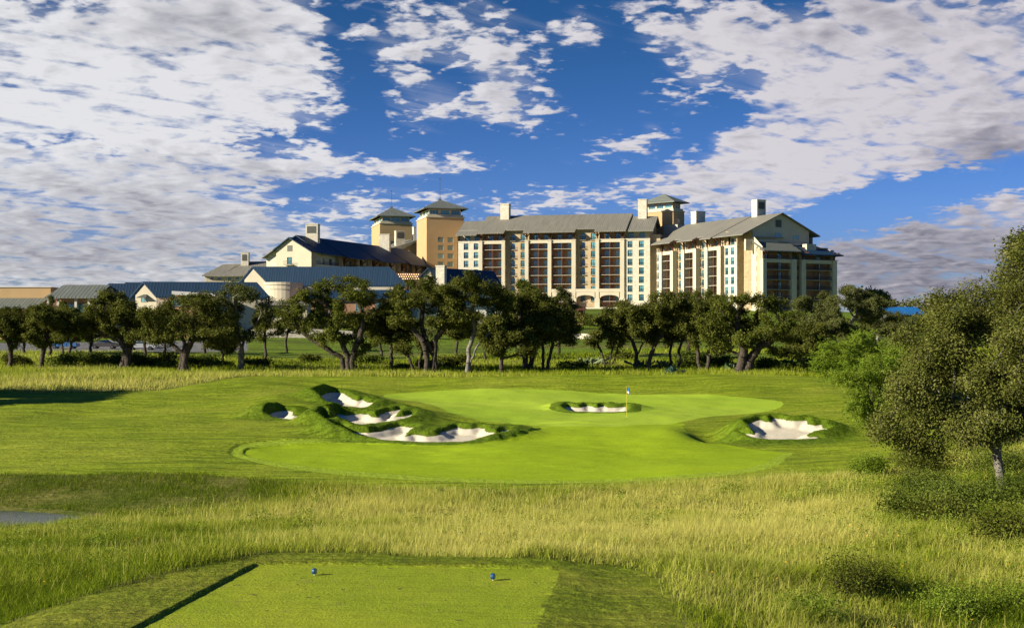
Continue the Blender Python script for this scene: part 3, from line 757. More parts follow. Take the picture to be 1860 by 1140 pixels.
# ------------------------------------------------------------------ hotel, central wing
def central_wing():
    DL, DR = 465.0, 449.0
    A = Vector(((833 - CX) / F * DL, DL)); B = Vector(((1181 - CX) / F * DR, DR)); fc = Fac(A, B - A)
    c = lambda v: fc.u(820 + v / 4.895)
    ZE, ZA, ZB = 40.1, 37.4, 11.0
    root = Root('hotel_building', A, fc.ang, 'long cream hotel wing facing the course, grey roof, eight storeys of balconies', 'hotel building', 'hotel wings on the rise')
    S = [('white', c(60), c(247), [c(130), c(219)]), ('pillar', c(247), c(277)), ('bay', c(277), c(448), [c(337), c(424)]), ('pillar', c(448), c(478)),
         ('recess', c(478), c(655), [c(538), c(626)]), ('pillar', c(655), c(687)), ('bay', c(687), c(858), [c(741), c(833)]), ('pillar', c(858), c(890)),
         ('bay', c(890), c(1070), [c(951), c(1044)]), ('pillar', c(1070), c(1106)), ('recess', c(1106), c(1282), [c(1162), c(1254)]), ('pillar', c(1282), c(1314)),
         ('bay', c(1314), c(1500), [c(1375), c(1474)]), ('pillar', c(1500), c(1538)), ('white', c(1538), c(1765), [c(1588), c(1689)])]
    resort_facade(root, fc, S, ZA, 7, ZB, ZE, 24)
    u0, u1 = c(60), c(1765); sl = .46
    # roof: long central piece, lower end pieces
    we = -2.6; wr = 13.0; zr = ZE + (wr - we) * sl
    gable_roof_piece(root, fc, c(235), c(1560), we, ZE, wr, zr, 28.6, notch=[(c(482), c(650), -.2), (c(1110), c(1278), -.2)])
    gable_roof_piece(root, fc, c(45), c(235) - .05, -1.8, ZE - .5, 11.0, ZE - .5 + 12.8 * sl, 24)
    gable_roof_piece(root, fc, c(1560) + .05, c(1800), -1.8, ZE - .1, 11.0, ZE - .1 + 12.8 * sl, 24)
    rafters(root, fc, c(240), c(480), we, 1, ZE, sl, 16); rafters(root, fc, c(655), c(1108), we, 1, ZE, sl, 30); rafters(root, fc, c(1282), c(1555), we, 1, ZE, sl, 18)
    m = MB(); gable_wall(m, fc, c(45) + .4, 0, 22, 11.0, ZB, ZE - .6, ZE + 5.0); gable_wall(m, fc, u1 + .0, 0, 22, 11, ZB, ZE - .2, ZE + 5.2)
    gable_wall(m, fc, c(240), 2, 26, 13, ZA, ZE, zr - .6); gable_wall(m, fc, c(1555), 2, 26, 13, ZA, ZE, zr - .6)
    m.poly([fc.P(u0, 26, ZB), fc.P(u1, 26, ZB), fc.P(u1, 26, ZE), fc.P(u0, 26, ZE)])
    m.build('end_wall', M['tan'], root)
    m = MB(); m.box(fc, u1 + .02, c(1800) + 2.0, 1.5, 14, ZB, ZE - 1.2); m.build('link_wall', M['tan'], root)
    chimney(root, fc, c(375), c(452), 9.5, 12.5, zr - 3, fc.z(372, c(410), 11), False)
    chimney(root, fc, c(1625), c(1703), 9, 12.0, zr - 4, fc.z(364, c(1660), 11), False)
    # arcade at the foot of the two right-hand bays, and the stone base
    m = MB()
    for a, b in ((c(890), c(1070)), (c(1106), c(1282)), (c(1314), c(1500))):
        zt, zs = 19.4, 17.2; n = 14
        pts = [(a, zt), (b, zt)]; 
        for i in range(n):
            x0, x1 = a + .25 + (b - a - .5) * i / n, a + .25 + (b - a - .5) * (i + 1) / n
            def arch(x): q = (x - (a + b) / 2) / ((b - a - .5) / 2); return zs + 1.15 * math.sqrt(max(0, 1 - q * q))
            m.poly([fc.P(x0, -.4, arch(x0)), fc.P(x1, -.4, arch(x1)), fc.P(x1, -.4, zt), fc.P(x0, -.4, zt)])
            m.poly([fc.P(x0, -.4, arch(x0)), fc.P(x0, .3, arch(x0)), fc.P(x1, .3, arch(x1)), fc.P(x1, -.4, arch(x1))])
        m.box(fc, a, b, -.5, .4, zt, zt + 1.1)
        railing(root, fc, a + .2, b - .2, -.3, 14.2)
    m.build('arcade', M['cream'], root)
    m = MB(); m.box(fc, u0 - 1, u1 + 1, -4.0, 1.0, 9.0, 14.1); m.build('stone_base', M['limestone'], root)
central_wing()

# ------------------------------------------------------------------ hotel, right wing
def right_wing():
    DL, DR = 452.0, 408.0
    A = Vector(((1187 - CX) / F * DL, DL)); B = Vector(((1339 - CX) / F * DR, DR)); fc = Fac(A, B - A)
    # this facade runs towards the camera: its inward normal must point right/away
    root = Root('hotel_building', A, fc.ang, 'right hotel wing with white sunlit side, gabled end and stepped balconies', 'hotel building', 'hotel wings on the rise')
    c = lambda v: fc.u(1180 + v / 6.335)
    ZE, ZA, ZB = 35.4, 32.6, 9.0
    S = [('white', c(50), c(132), [c(92)]), ('pillar', c(132), c(152)), ('bay', c(152), c(250), [c(180), c(232)]), ('pillar', c(250), c(283)),
         ('recess', c(283), c(380), [c(310), c(355)]), ('pillar', c(380), c(410)), ('bay', c(410), c(512), [c(437), c(493)]), ('pillar', c(512), c(548)),
         ('recess', c(548), c(645), [c(572), c(622)]), ('pillar', c(645), c(680)), ('bay', c(680), c(790), [c(708), c(766)]), ('pillar', c(790), c(832)),
         ('recess', c(832), c(862), []), ('white', c(862), c(1005), [c(888), c(955)])]
    resort_facade(root, fc, S, ZA, 7, ZB, ZE, 26)
    u0, u1 = c(50), c(1005); L = u1; sl = .47; wr = 13.5; we = -2.4; zr = ZE + (wr - we) * sl
    gable_roof_piece(root, fc, c(40), c(770), we, ZE, wr, zr, 29, notch=[(c(300), c(378), -.4), (c(560), c(640), -.4)])
    zr2 = zr + .2
    gable_roof_piece(root, fc, c(770) + .05, L + 5.2, -1.6, ZE + .2, 13.5, ZE + .2 + 15.1 * sl, 28, name='roof')
    rafters(root, fc, c(60), c(765), we, 1, ZE, sl, 40)
    # gable wall
    gu = L + 4.0; zr3 = ZE + .2 + 15.1 * sl - .4
    m = MB(); gable_wall(m, fc, gu, 2.4, 24.5, 13.5, ZB, ZE + 1.6, zr3, ZE + 2.2)
    m.poly([fc.P(u0, 26, ZB), fc.P(gu, 26, ZB), fc.P(gu, 26, ZE), fc.P(u0, 26, ZE)])
    m.poly([fc.P(u0 - 1, 0, ZB), fc.P(u0 - 1, 26, ZB), fc.P(u0 - 1, 26, ZE), fc.P(u0 - 1, 13, zr - .5), fc.P(u0 - 1, 0, ZE)])
    m.build('gable_wall', M['cream'], root)
    m = MB(); m.box(fc, L - .4, L + .02, .1, 3.0, ZB, ZE + .6); m.box(fc, L - .4, gu + .1, 2.45, 3.0, ZB, ZE + 1.3); m.build('end_wall', M['tanstone'], root)
    g = Fac(fc.P(gu, 0, 0)[:2], fc.N); # end facade direction: along N
    m = MB(); 
    zl = g.z(393, g.u(1413)); 
    for k in range(6): m.box(g, g.u(1409), g.u(1419), -.08, -.02, zr3 - 4.0 + k * .35, zr3 - 3.8 + k * .35)
    m.box(g, g.u(1408.5), g.u(1419.5), -.04, -.01, zr3 - 4.1, zr3 - 1.8); m.build('louvre', M['louvre'], root)
    window(root, g, g.u(1413), -.12, ZE - .6, 2.2, 1.6, 'light'); window(root, g, g.u(1446), -.12, ZE - .8, 2.0, 1.3, 'light')
    # stair block
    E = Fac(fc.P(L, 2.5, 0)[:2], fc.U)     # left face of the stair block
    Lb = E.u(1385); zt = E.z(432, Lb); 
    holes = []
    for k in range(5):
        for px in (1354, 1375.5):
            u = E.u(px); z = (33.0 if px < 1370 else 31.2) - k * 3.05 - .9; holes.append((u - .4, u + .4, z, z + 1.7)); window(root, E, u, .2, z, .8, 1.7, 'win')
    m = MB(); m.wall(E, .3, Lb, ZB, zt - 2.5, holes, -.02, .35)
    um = E.u(1370)
    m.poly([E.P(.3, -.02, zt - 2.5), E.P(Lb, -.02, zt - 2.5), E.P(um, -.02, zt + .6), E.P(.3, -.02, zt + .6)])
    G = Fac(E.P(Lb, 0, 0)[:2], fc.N)       # end facade
    Wd = G.u(1521)
    m.poly([E.P(.3, -.02, zt + .6), E.P(um, -.02, zt + .6), E.P(um, 12, zt + .6), E.P(.3, 12, zt + .6)])
    m.build('stair_block', M['cream'], root)
    # end facade: two balcony bays with a dark slot between
    q = lambda v: G.u(1150 + v / 4.537)
    zat, ze = G.z(471.5, G.u(1430)), G.z(456.5, G.u(1430))
    zb2 = ZB - 2
    S2 = [('pillar', q(1062), q(1092)), ('bay', q(1092), q(1300), [q(1125), q(1243)]), ('pillar', q(1300), q(1340)), ('recess', q(1340), q(1382), [q(1361)]),
          ('pillar', q(1382), q(1416)), ('bay', q(1416), q(1640), [q(1436), q(1565)]), ('pillar', q(1640), q(1672))]
    resort_facade(root, G, S2, zat, 6, zb2, ze, 10, fl=3.05)
    m = MB(); m.box(G, q(1070), q(1668), 2.35, Lb + 2, zb2, ze + .3); m.build('inner_wall', M['tan'], root)
    m = MB(); 
    a, b, d = q(1050), q(1360), q(1705)
    m.prism([G.P(a, -1.8, ze), G.P(b, -1.8, ze), G.P(b, 4.5, ze + 3.1), G.P(a, 4.5, ze + 3.1)], .3)
    m.build('porch_roof', M['rooftile'], root)
    m = MB(); m.prism([G.P(b + .1, -1.8, ze - .8), G.P(d, -1.8, ze - .8), G.P(q(1570), 4.5, ze + 2.4), G.P(b + .1, 4.5, ze + 2.4)], .3); m.prism([G.P(d, -1.8, ze - .8), G.P(d, 10, ze - .8), G.P(q(1570), 8, ze + 2.4), G.P(q(1570), 4.5, ze + 2.4)], .3)
    m.build('porch_roof', M['roofblue'], root)
    m = MB(); m.box(G, q(1000) , q(1270), 4.4, 5.2, ze + .3, ze + 3.7); m.box(G, q(1270), q(1525), 4.45, 5.1, ze, ze + 2.9); m.box(G, q(1452), q(1530), 1.2, 3.4, ze, ze + 2.6)
    m.build('parapet', M['cream'], root)
    rafters(root, G, a, b, -1.7, .8, ze - .1, .45, 18)
    # back extension to the right of the gable
    m = MB(); m.box(g, g.u(1452), g.u(1468), .5, 16, ZB, ZE - .6); m.build('side_bay', M['white_stucco'], root)
    # chimneys
    h = fc
    c1 = Fac(fc.P(c(700), wr, 0)[:2], fc.U)
    def chim(px0, px1, py, u, w, mat=None):
        # narrow side along the wing, wide side across it
        gg = Fac(fc.P(u, w, 0)[:2], fc.N); a_, b_ = gg.u(px0), gg.u(px1); D = gg.P((a_ + b_) / 2, 0, 0)[1]
        k = (b_ - a_)
        chimney(root, gg, a_ + k * .28, b_, 0, k * .62, zr - 4, CAMZ + (CY - py) * D / F, px0 > 1300)
    chim(1369, 1391, 364, L - 7.0, 11.0); chim(1258, 1281, 385, c(150), 11.5)
right_wing()

# ------------------------------------------------------------------ towers
def tower(px_corner, px_l, px_r, D, py_cornice, py_lant, py_peak, py_base, rho, label, antenna=None, windows=None, big_left=False, zb=10.0):
    """corner nearest the camera at px_corner; left face to px_l, right face to px_r; rho = turn of the right face"""
    Cn = Vector(((px_corner - CX) / F * D, D)); Ur = Vector((math.cos(rho), math.sin(rho)))
    fr = Fac(Cn, Ur)                 # right-hand face, u runs right
    wR = fr.u(px_r); fl_ = Fac(Cn, (-Ur.y, Ur.x)); wL = fl_.u(px_l)     # other face runs back-left
    root = Root('hotel_tower', Cn, fr.ang, label, 'hotel tower', 'square hotel towers')
    zc = CAMZ + (CY - py_cornice) * D / F; zl = CAMZ + (CY - py_lant) * D / F; zp = CAMZ + (CY - py_peak) * (D + wL * .5) / F
    m = MB(); 
    Lf = Fac(fr.P(0, wL, 0)[:2], (Ur.y, -Ur.x))   # left face running toward the camera
    holes = []
    if windows:
        for px in windows[0]:
            u = fr.u(px)
            for py in windows[1]:
                z = CAMZ + (CY - py) * D / F; holes.append((u - 1.1, u + 1.1, z - 1.9, z)); window(root, fr, u, .15, z - 1.9, 2.2, 1.9, 'light')
    m.wall(fr, 0, wR, zb, zc, holes, 0, .3); m.wall(Lf, 0, wL, zb, zc, [], 0, .3)
    m.poly([fr.P(wR, 0, zb), fr.P(wR, wL, zb), fr.P(wR, wL, zc), fr.P(wR, 0, zc)]); m.poly([fr.P(0, wL, zb), fr.P(0, wL, zc), fr.P(wR, wL, zc), fr.P(wR, wL, zb)])
    m.build('tower_wall', M['orange'], root)
    m = MB(); m.box(fr, -.25, wR + .25, -.25, wL + .25, zc, zc + .35); m.box(fr, .3, wR - .3, .3, wL - .3, zc + .35, zc + 1.1); m.build('cornice', M['cream'], root)
    # lantern with three windows each side
    i = 1.0; z0, z1 = zc + 1.1, zl
    ln = MB(); f2 = fr.off(i, i); f3 = Fac(Lf.P(i, i, 0)[:2], Lf.U)
    for ff, W in ((f2, wR - 2 * i), (f3, wL - 2 * i)):
        ww = W / 3 - .9; hl = []
        for k in range(3):
            u = W * (k + .5) / 3; hl.append((u - ww / 2, u + ww / 2, z0 + .15, z1 - .35)); window(root, ff, u, .15, z0 + .15, ww, z1 - z0 - .5, 'light', 'lantern_window')
        ln.wall(ff, 0, W, z0, z1, hl, 0, .3)
    ln.poly([fr.P(wR - i, i, z0), fr.P(wR - i, wL - i, z0), fr.P(wR - i, wL - i, z1), fr.P(wR - i, i, z1)]); ln.poly([fr.P(i, wL - i, z0), fr.P(i, wL - i, z1), fr.P(wR - i, wL - i, z1), fr.P(wR - i, wL - i, z0)])
    ln.build('lantern', M['cream'], root)
    rf, top = hip_roof(root, fr, i, wR - i, i, wL - i, z1 + .25, zp - z1 - .25, M['rooftile'], 2.3)
    m = MB(); m.box(fr, i - 1.6, wR - i + 1.6, i - 1.6, wL - i + 1.6, z1 - .1, z1 - .1 + .0 + .02); m.build('soffit', M['cream'], root, rf)
    if antenna:
        za = CAMZ + (CY - antenna) * (D + 6) / F; m = MB(); m.box(Fac((top[0], top[1]), (1, 0)), -.5, .5, -.5, .5, top[2] - .6, top[2] + .3); m.bar((top[0], top[1], top[2]), (top[0], top[1], za), .07)
        m.box(Fac((top[0], top[1]), (1, 0)), -.2, .2, -.2, .2, za, za + .4)
        m.build('antenna', M['frame'], root)
    return root
tower(690, 675, 749, 560, 406, 392.5, 376, 470, R(15), 'farther left hotel tower with square hip roof and thin antenna', 345, ([712.5], [437]), zb=10)
tower(775, 757, 843, 482, 394.5, 378.5, 362, 500, R(15), 'orange hotel tower with tall antenna beside the central wing', 323, ([800.5, 818], [430, 444.5, 459.5, 474.5, 489]), zb=10)
tower(1223, 1169.5, 1243, 462, 383, 367, 352, 460, R(47), 'squat hotel tower with hip roof rising behind the right end of the central wing', None, None, zb=10)

# stair house and satellite dish behind the right wing
def roof_house():
    D = 462; fc = Fac(((1222 - CX) / F * D, D), (math.cos(R(47)), math.sin(R(47)))); root = Root('stair_house', fc.O, fc.ang, 'small cream roof block between squat tower and right wing roof', 'roof block')
    m = MB(); m.box(fc, 0, 14, -2, 4, 20, CAMZ + (CY - 408) * D / F); m.build('block_wall', M['cream'], root)
    fo = Fac(fc.P(0, -2, 0)[:2], (1, 0))
    dm = bpy.data.meshes.new('satellite_dish'); V = []; Fs = []; n = 16
    for j in range(4):
        r = .9 * j / 3
        for i in range(n): a = 2 * math.pi * i / n; V.append((r * math.cos(a), .35 * (r / .9) ** 2 * -1, r * math.sin(a)))
    for j in range(3):
        for i in range(n): Fs.append([j * n + i, j * n + (i + 1) % n, (j + 1) * n + (i + 1) % n, (j + 1) * n + i])
    k = len(V); mb = MB(); mb.v = V; mb.f = Fs; mb.bar((0, 0, 0), (0, .5, -1.4), .08); mb.bar((0, 0, 0), (0, -.9, 0), .03)
    dm.from_pydata(mb.v, [], mb.f); dm.materials.append(M['white_stucco'])
    o = add_obj('satellite_dish', dm); q = fc.P(2.5, 0, 0); o.location = (q[0], q[1], CAMZ + (CY - 408) * D / F + 1.35); tagp(o, 'white satellite dish on the cream roof block beside the squat tower', 'satellite dish')
roof_house()

# ------------------------------------------------------------------ left wing (lower hotel wing with dark roof)
def left_wing():
    A = Vector(((565.5 - CX) / F * 405, 405)); fc = Fac(A, (.36, .933))   # long facade, runs away to the right; inward is to the left
    root = Root('hotel_building', A, fc.ang, 'lower left hotel wing with sunlit cream gable and long dark slate roof', 'hotel building', 'hotel wings on the rise')
    ZB = 9.0; c = lambda v: fc.u(360 + v / 3.72)
    g = Fac(A, (-.933, .36)); 
    ge = Fac(fc.P(0, 0, 0)[:2], (fc.N.x, fc.N.y)); wl = ge.u(501.7); wp = ge.u(527.0)
    # gable end; ge.u runs leftwards along the end wall
    zpk = ge.z(431.5, wp); zr_ = ge.z(456, 0); zl_ = ge.z(452, wl)
    w1 = ge.u(482); z1 = ge.z(467.5, w1)
    gf = Fac(ge.P(wl, 0, 0)[:2], (-fc.N.x, -fc.N.y)); Lw = wl
    def gx(px): return gf.u(px)
    uw = gx(526); hz = CAMZ + (CY - 480.5) * 408 / F
    holes = [(uw - .9, uw + .9, hz, hz + 2.3), (uw - .9, uw + .9, hz - 3.6, hz - 1.5)]
    m = MB(); m.wall(gf, 0, Lw, ZB, min(zr_, zl_) - .8, holes, 0, .3)
    zz = min(zr_, zl_) - .8
    m.poly([gf.P(0, 0, zz), gf.P(Lw, 0, zz), gf.P(Lw, 0, zr_), gf.P(Lw - wp, 0, zpk), gf.P(0, 0, zl_)])
    m.build('gable_wall', M['cream'], root)
    window(root, gf, uw, .15, hz, 1.8, 2.3, 'light', 'balcony_door'); window(root, gf, uw, .15, hz - 3.6, 1.8, 2.1, 'light')
    m = MB(); m.box(gf, uw - 1.5, uw + 1.5, -1.3, 0, hz - .2, hz); m.build('balcony_slab', M['slab'], root); railing(root, gf, uw - 1.45, uw + 1.45, -1.25, hz)
    m = MB(); ul = gx(526.5); m.box(gf, ul - .9, ul + .9, -.06, -.01, zpk - 4.2, zpk - 2.4); m.build('louvre', M['louvre'], root)
    m = MB(); m.poly([ge.P(wl, .5, ZB), ge.P(wl, .5, z1 + 2), ge.P(w1, .5, z1), ge.P(w1, .5, ZB)]); m.poly([ge.P(w1, .5, ZB), ge.P(w1, .5, z1), ge.P(w1, 12, z1), ge.P(w1, 12, ZB)])
    # note: ge normal points back toward the camera side, keep the shed just behind the gable plane
    m2 = MB(); e2 = gf; m2.poly([e2.P(-(w1 - wl), .6, ZB), e2.P(0, .6, ZB), e2.P(0, .6, z1 + 3.2), e2.P(-(w1 - wl), .6, z1)]); m2.poly([e2.P(-(w1 - wl), .6, ZB), e2.P(-(w1 - wl), .6, z1), e2.P(-(w1 - wl), 14, z1), e2.P(-(w1 - wl), 14, ZB)])
    m2.build('side_wall', M['limestone'], root)
    # roofs: two long pieces
    Lt = c(1545); ov = 1.0
    e = 2.0                        # overhang over the long facade
    def roofp(u0, u1, zr0, zr1, wrg, ze0, ze1, over, wl2, zl2, name='roof'):
        m = MB()
        m.prism([fc.P(u0, -over, ze0), fc.P(u1, -over, ze1), fc.P(u1, wrg, zr1), fc.P(u0, wrg, zr0)], .3)
        m.prism([fc.P(u0, wrg, zr0), fc.P(u1, wrg, zr1), fc.P(u1, wl2, zl2), fc.P(u0, wl2, zl2)], .3)
        m.build(name, M['roofblue'], root)
    roofp(-ov, c(900), zpk + .15, zpk + .15, wp, zr_ - .1, zr_ - .1, .5, wl + .7, zl_ - .3)
    m = MB(); m.prism([fc.P(-ov, wl, zl_ + .1), fc.P(20, wl, zl_ + .1), fc.P(20, w1 + .8, z1 - .1), fc.P(-ov, w1 + .8, z1 - .1)], .25); m.build('side_roof', M['roof'], root)
    zr2 = zpk + 1.2
    un = c(960)
    for (a, b, ovr, dz) in ((c(820), c(970), 1.0, 0), (c(970), c(1100), 2.2, -.5), (c(1100), c(1190), 1.1, 0), (c(1190), c(1310), 2.4, -.6), (c(1310), c(1400), 1.1, 0), (c(1400), Lt + 1, 2.2, -.5)):
        m = MB(); m.prism([fc.P(a, -ovr, zr_ - .5 + dz), fc.P(b, -ovr, zr_ - .5 + dz), fc.P(b, wp + 1, zr2), fc.P(a, wp + 1, zr2)], .3)
        m.prism([fc.P(a, wp + 1, zr2), fc.P(b, wp + 1, zr2), fc.P(b, wl + 4, zr2 - 4), fc.P(a, wl + 4, zr2 - 4)], .3); m.build('roof', M['roofblue'], root)
    # facade below
    ze = zr_ - 1.2; zat = ze - 2.75
    S = [('white', c(800), c(968), [c(885), c(935)]), ('pillar', c(968), c(1003)), ('bay', c(1003), c(1085), [c(1030), c(1065)]), ('pillar', c(1085), c(1110)), ('recess', c(1110), c(1165), [c(1135)]),
         ('pillar', c(1165), c(1195)), ('bay', c(1195), c(1282), [c(1222), c(1262)]), ('pillar', c(1282), c(1306)), ('recess', c(1306), c(1362), [c(1330)]), ('pillar', c(1362), c(1386)),
         ('bay', c(1386), c(1460), [c(1408), c(1440)]), ('pillar', c(1460), c(1480)), ('white', c(1480), c(1545), [c(1510)])]
    resort_facade(root, fc, S, zat, 3, ZB, ze, 10)
    m = MB(); m.poly([fc.P(0, 0, ZB), fc.P(c(800), 0, ZB), fc.P(c(800), 0, zr_), fc.P(0, 0, zr_)]); m.build('long_wall', M['tan'], root)
    m = MB(); m.poly([fc.P(Lt, 0, ZB), fc.P(Lt, wl, ZB), fc.P(Lt, wl, zl_), fc.P(Lt, wp, zr2 - .4), fc.P(Lt, 0, ze + 1)]); m.build('end_wall', M['tan'], root)
    # chimneys along the ridge
    for px0, px1, py, zb_, dv in ((555, 577, 408, zpk - 3, True), (688, 707, 426.5, zr2 - 3, False)):
        uu = solve_plane((px0 + px1) / 2, fc.O + fc.N * (wp - 1), fc.U); q = fc.P(uu, wp - 1, 0); f0 = Fac((q[0], q[1]), (math.cos(R(-6)), math.sin(R(-6))))
        a_, b_ = f0.u(px0), f0.u(px1); chimney(root, f0, a_, b_, 0, 3.0, zb_, CAMZ + (CY - py) * q[1] / F, dv)
left_wing()
# limestone chimney stack and tan gable roof standing behind the left wing
def rear_gable():
    D = 505; fc = Fac(((705 - CX) / F * D, D), (math.cos(R(16)), math.sin(R(16))))
    root = Root('hotel_building', fc.O, fc.ang, 'tan gabled hotel block with brown roof squeezed between the two left towers', 'hotel building', 'hotel wings on the rise')
    X = lambda px: fc.u(px); Z = lambda py: CAMZ + (CY - py) * D / F
    m = MB(); m.poly([fc.P(X(715), 0, 12), fc.P(X(760), 0, 12), fc.P(X(760), 0, Z(435)), fc.P(X(722), 0, Z(455))]); m.build('gable_wall', M['orange'], root)
    m = MB(); m.prism([fc.P(X(706), -1, Z(452)), fc.P(X(722), -1, Z(455)), fc.P(X(762), -1, Z(433)), fc.P(X(748), 14, Z(431))], .4); m.prism([fc.P(X(700), 10, Z(449)), fc.P(X(706), -1, Z(452)), fc.P(X(748), 14, Z(431.5)), fc.P(X(745), 20, Z(430))], .4); m.build('roof', M['roof'], root)
    chimney(root, fc, X(721), X(738), 2, 5, 20, Z(419), True); chimney(root, fc, X(753.5), X(757), 2, 5, 20, Z(411), False)
rear_gable()

def simple_gable(label, O_px, D, ang, front_px, peak_px, zs, length, depthv, wall, roofm, name='lodge_building', zb=2.0, over=.7, extra=None, group='low resort buildings'):
    """gable end facing the camera: front_px=(left,right), peak_px; zs=(py eave left, py peak, py eave right); length = how far it runs along depthv"""
    fc = Fac(((front_px[0] - CX) / F * D, D), (math.cos(ang), math.sin(ang))); root = Root(name, fc.O, fc.ang, label, 'building', group)
    uR = fc.u(front_px[1]); uP = fc.u(peak_px); Z = lambda py: CAMZ + (CY - py) * D / F
    zl, zp, zr = Z(zs[0]), Z(zs[1]), Z(zs[2]); dv = Vector(depthv)      # (along u, along w)
    def Q(u, z, k): return fc.P(u + dv.x * k, dv.y * k, z)
    m = MB(); m.poly([fc.P(0, 0, zb), fc.P(uR, 0, zb), fc.P(uR, 0, zr), fc.P(uP, 0, zp), fc.P(0, 0, zl)])
    m.poly([Q(uR, zb, 0), Q(uR, zb, length), Q(uR, zr, length), Q(uR, zr, 0)]); m.poly([Q(0, zb, length), Q(0, zb, 0), Q(0, zl, 0), Q(0, zl, length)])
    m.poly([Q(0, zb, length), Q(0, zl, length), Q(uP, zp, length), Q(uR, zr, length), Q(uR, zb, length)])
    m.build('wall', wall, root)
    kl = (zp - zl) / max(uP, .1); kr = (zp - zr) / max(uR - uP, .1); m = MB()
    a = -over / math.hypot(dv.x, dv.y)
    m.prism([Q(-over, zl - over * kl + .25, a), Q(uP, zp + .25, a), Q(uP, zp + .25, length), Q(-over, zl - over * kl + .25, length)], .3)
    m.prism([Q(uP, zp + .25, a), Q(uR + over, zr - over * kr + .25, a), Q(uR + over, zr - over * kr + .25, length), Q(uP, zp + .25, length)], .3)
    m.build('roof', roofm, root)
    if extra: extra(root, fc, Z)
    return root, fc
# long blue-roofed lobby building in front of the left wing
def ex_lobby(root, fc, Z):
    # curved pale drum at the right of the gable
    D = 341; cx = (512 - CX) / F * D; r = (36 / F) * D; cy = D + 3; n = 28
    for z0, z1, rr, nm in ((2, Z(527) , r * .93, 'drum_wall'), (Z(527), Z(519), r * .97, 'drum_wall'), (Z(519), Z(514.5), r * 1.02, 'drum_cornice')):
        m = MB()
        P0 = [(cx + rr * math.cos(2 * math.pi * i / n), cy + rr * .8 * math.sin(2 * math.pi * i / n)) for i in range(n)]
        for i in range(n): a, b = P0[i], P0[(i + 1) % n]; m.poly([(*a, z0), (*b, z0), (*b, z1), (*a, z1)])
        m.poly([(*p, z1) for p in P0]); m.poly([(*p, z0) for p in reversed(P0)]); m.build(nm, M['cream'], root)
simple_gable('long lobby building with deep blue metal roof and curved cream drum', None, 350, R(-14), (444, 490), 462.5, (508, 486, 515), 37, (.93, .25), M['cream'], M['roofblue'], extra=ex_lobby)
# low white-gabled house beside the central wing
def ex_ch(root, fc, Z): 
    chimney(root, fc, fc.u(793), fc.u(808.5), -.8, 1.6, 6, Z(484.5), False)
simple_gable('small cream gabled house with blue roof and white chimney below the central wing', None, 345, R(-12), (768, 792), 781, (500, 487.5, 506), 26, (.45, .9), M['cream'], M['roofblue'], extra=ex_ch)
def low_blue(px0, px1, pyr, pye, D, label, yaw=R(3), dep=9, wallm='cream', roofm='roofblue', zb=3, extra=None):
    fc = Fac(((px0 - CX) / F * D, D), (math.cos(yaw), math.sin(yaw))); root = Root('lodge_building', fc.O, fc.ang, label, 'building', 'low resort buildings')
    L = fc.u(px1); Z = lambda py: CAMZ + (CY - py) * D / F; ze, zr = Z(pye), Z(pyr)
    m = MB(); m.box(fc, .3, L - .3, 0, dep * 2, zb, ze - .1)
    for u in (.3, L - .3): m.poly([fc.P(u, 0, ze - .1), fc.P(u, dep, zr - .4), fc.P(u, dep * 2, ze - .1)])
    m.build('wall', M[wallm], root)
    gable_roof_piece(root, fc, -.3, L + .3, -1.0, ze, dep, zr, dep * 2 + 1, mat=roofm)
    n = max(2, int(L / 4.5))
    for i in range(n): window(root, fc, L * (i + .5) / n, -.12, ze - 3.4, 1.9, 2.2, 'light')
    if extra: extra(root, fc, Z)
    return root, fc
low_blue(800, 853, 490, 503, 352, 'low building with blue metal roof right of the small white chimney')
low_blue(560, 745, 524, 541, 335, 'low dark-roofed building behind the oaks under the timber pergola', wallm='brown')
# pergola with small lights
def pergola():
    D = 372; fc = Fac(((660 - CX) / F * D, D), (math.cos(R(2)), math.sin(R(2)))); root = Root('pergola', fc.O, 0 + fc.ang, 'long dark timber lattice pergola roof strung with small warm lights', 'pergola')
    Z = lambda py: CAMZ + (CY - py) * D / F; L = fc.u(764); z0, z1 = Z(508), Z(496); m = MB(); n = 26
    for i in range(n + 1):
        u = L * i / n
        if i < n:
            m.bar(fc.P(u, 0, z0), fc.P(u + L / n, 1.5, z1), .13); m.bar(fc.P(u + L / n, 0, z0), fc.P(u, 1.5, z1), .13)
    m.bar(fc.P(0, 0, z0), fc.P(L, 0, z0), .16); m.bar(fc.P(0, 1.5, z1), fc.P(L, 1.5, z1), .16); m.build('lattice', M['wood'], root)
    for i in range(0, 9): 
        p = MB(); u = L * i / 8; p.bar(fc.P(u, .2, 3), fc.P(u, .2, z0), .2); p.build('post', M['wood'], root)
    m, t, b = new_mat('warm_bulb'); b.inputs['Emission Color'].default_value = (1, .62, .28, 1); b.inputs['Emission Strength'].default_value = 1.3; b.inputs['Base Color'].default_value = (.8, .6, .4, 1)
    random.seed(4); q = MB()
    for i in range(n):
        for j in range(3):
            u = L * (i + .5 * (j % 2)) / n; z = z0 + (z1 - z0) * (j + .5) / 3; q.box(fc, u - .14, u + .14, -.2, .0, z - .12, z + .12)
    q.build('string_lights', m, root)
pergola()
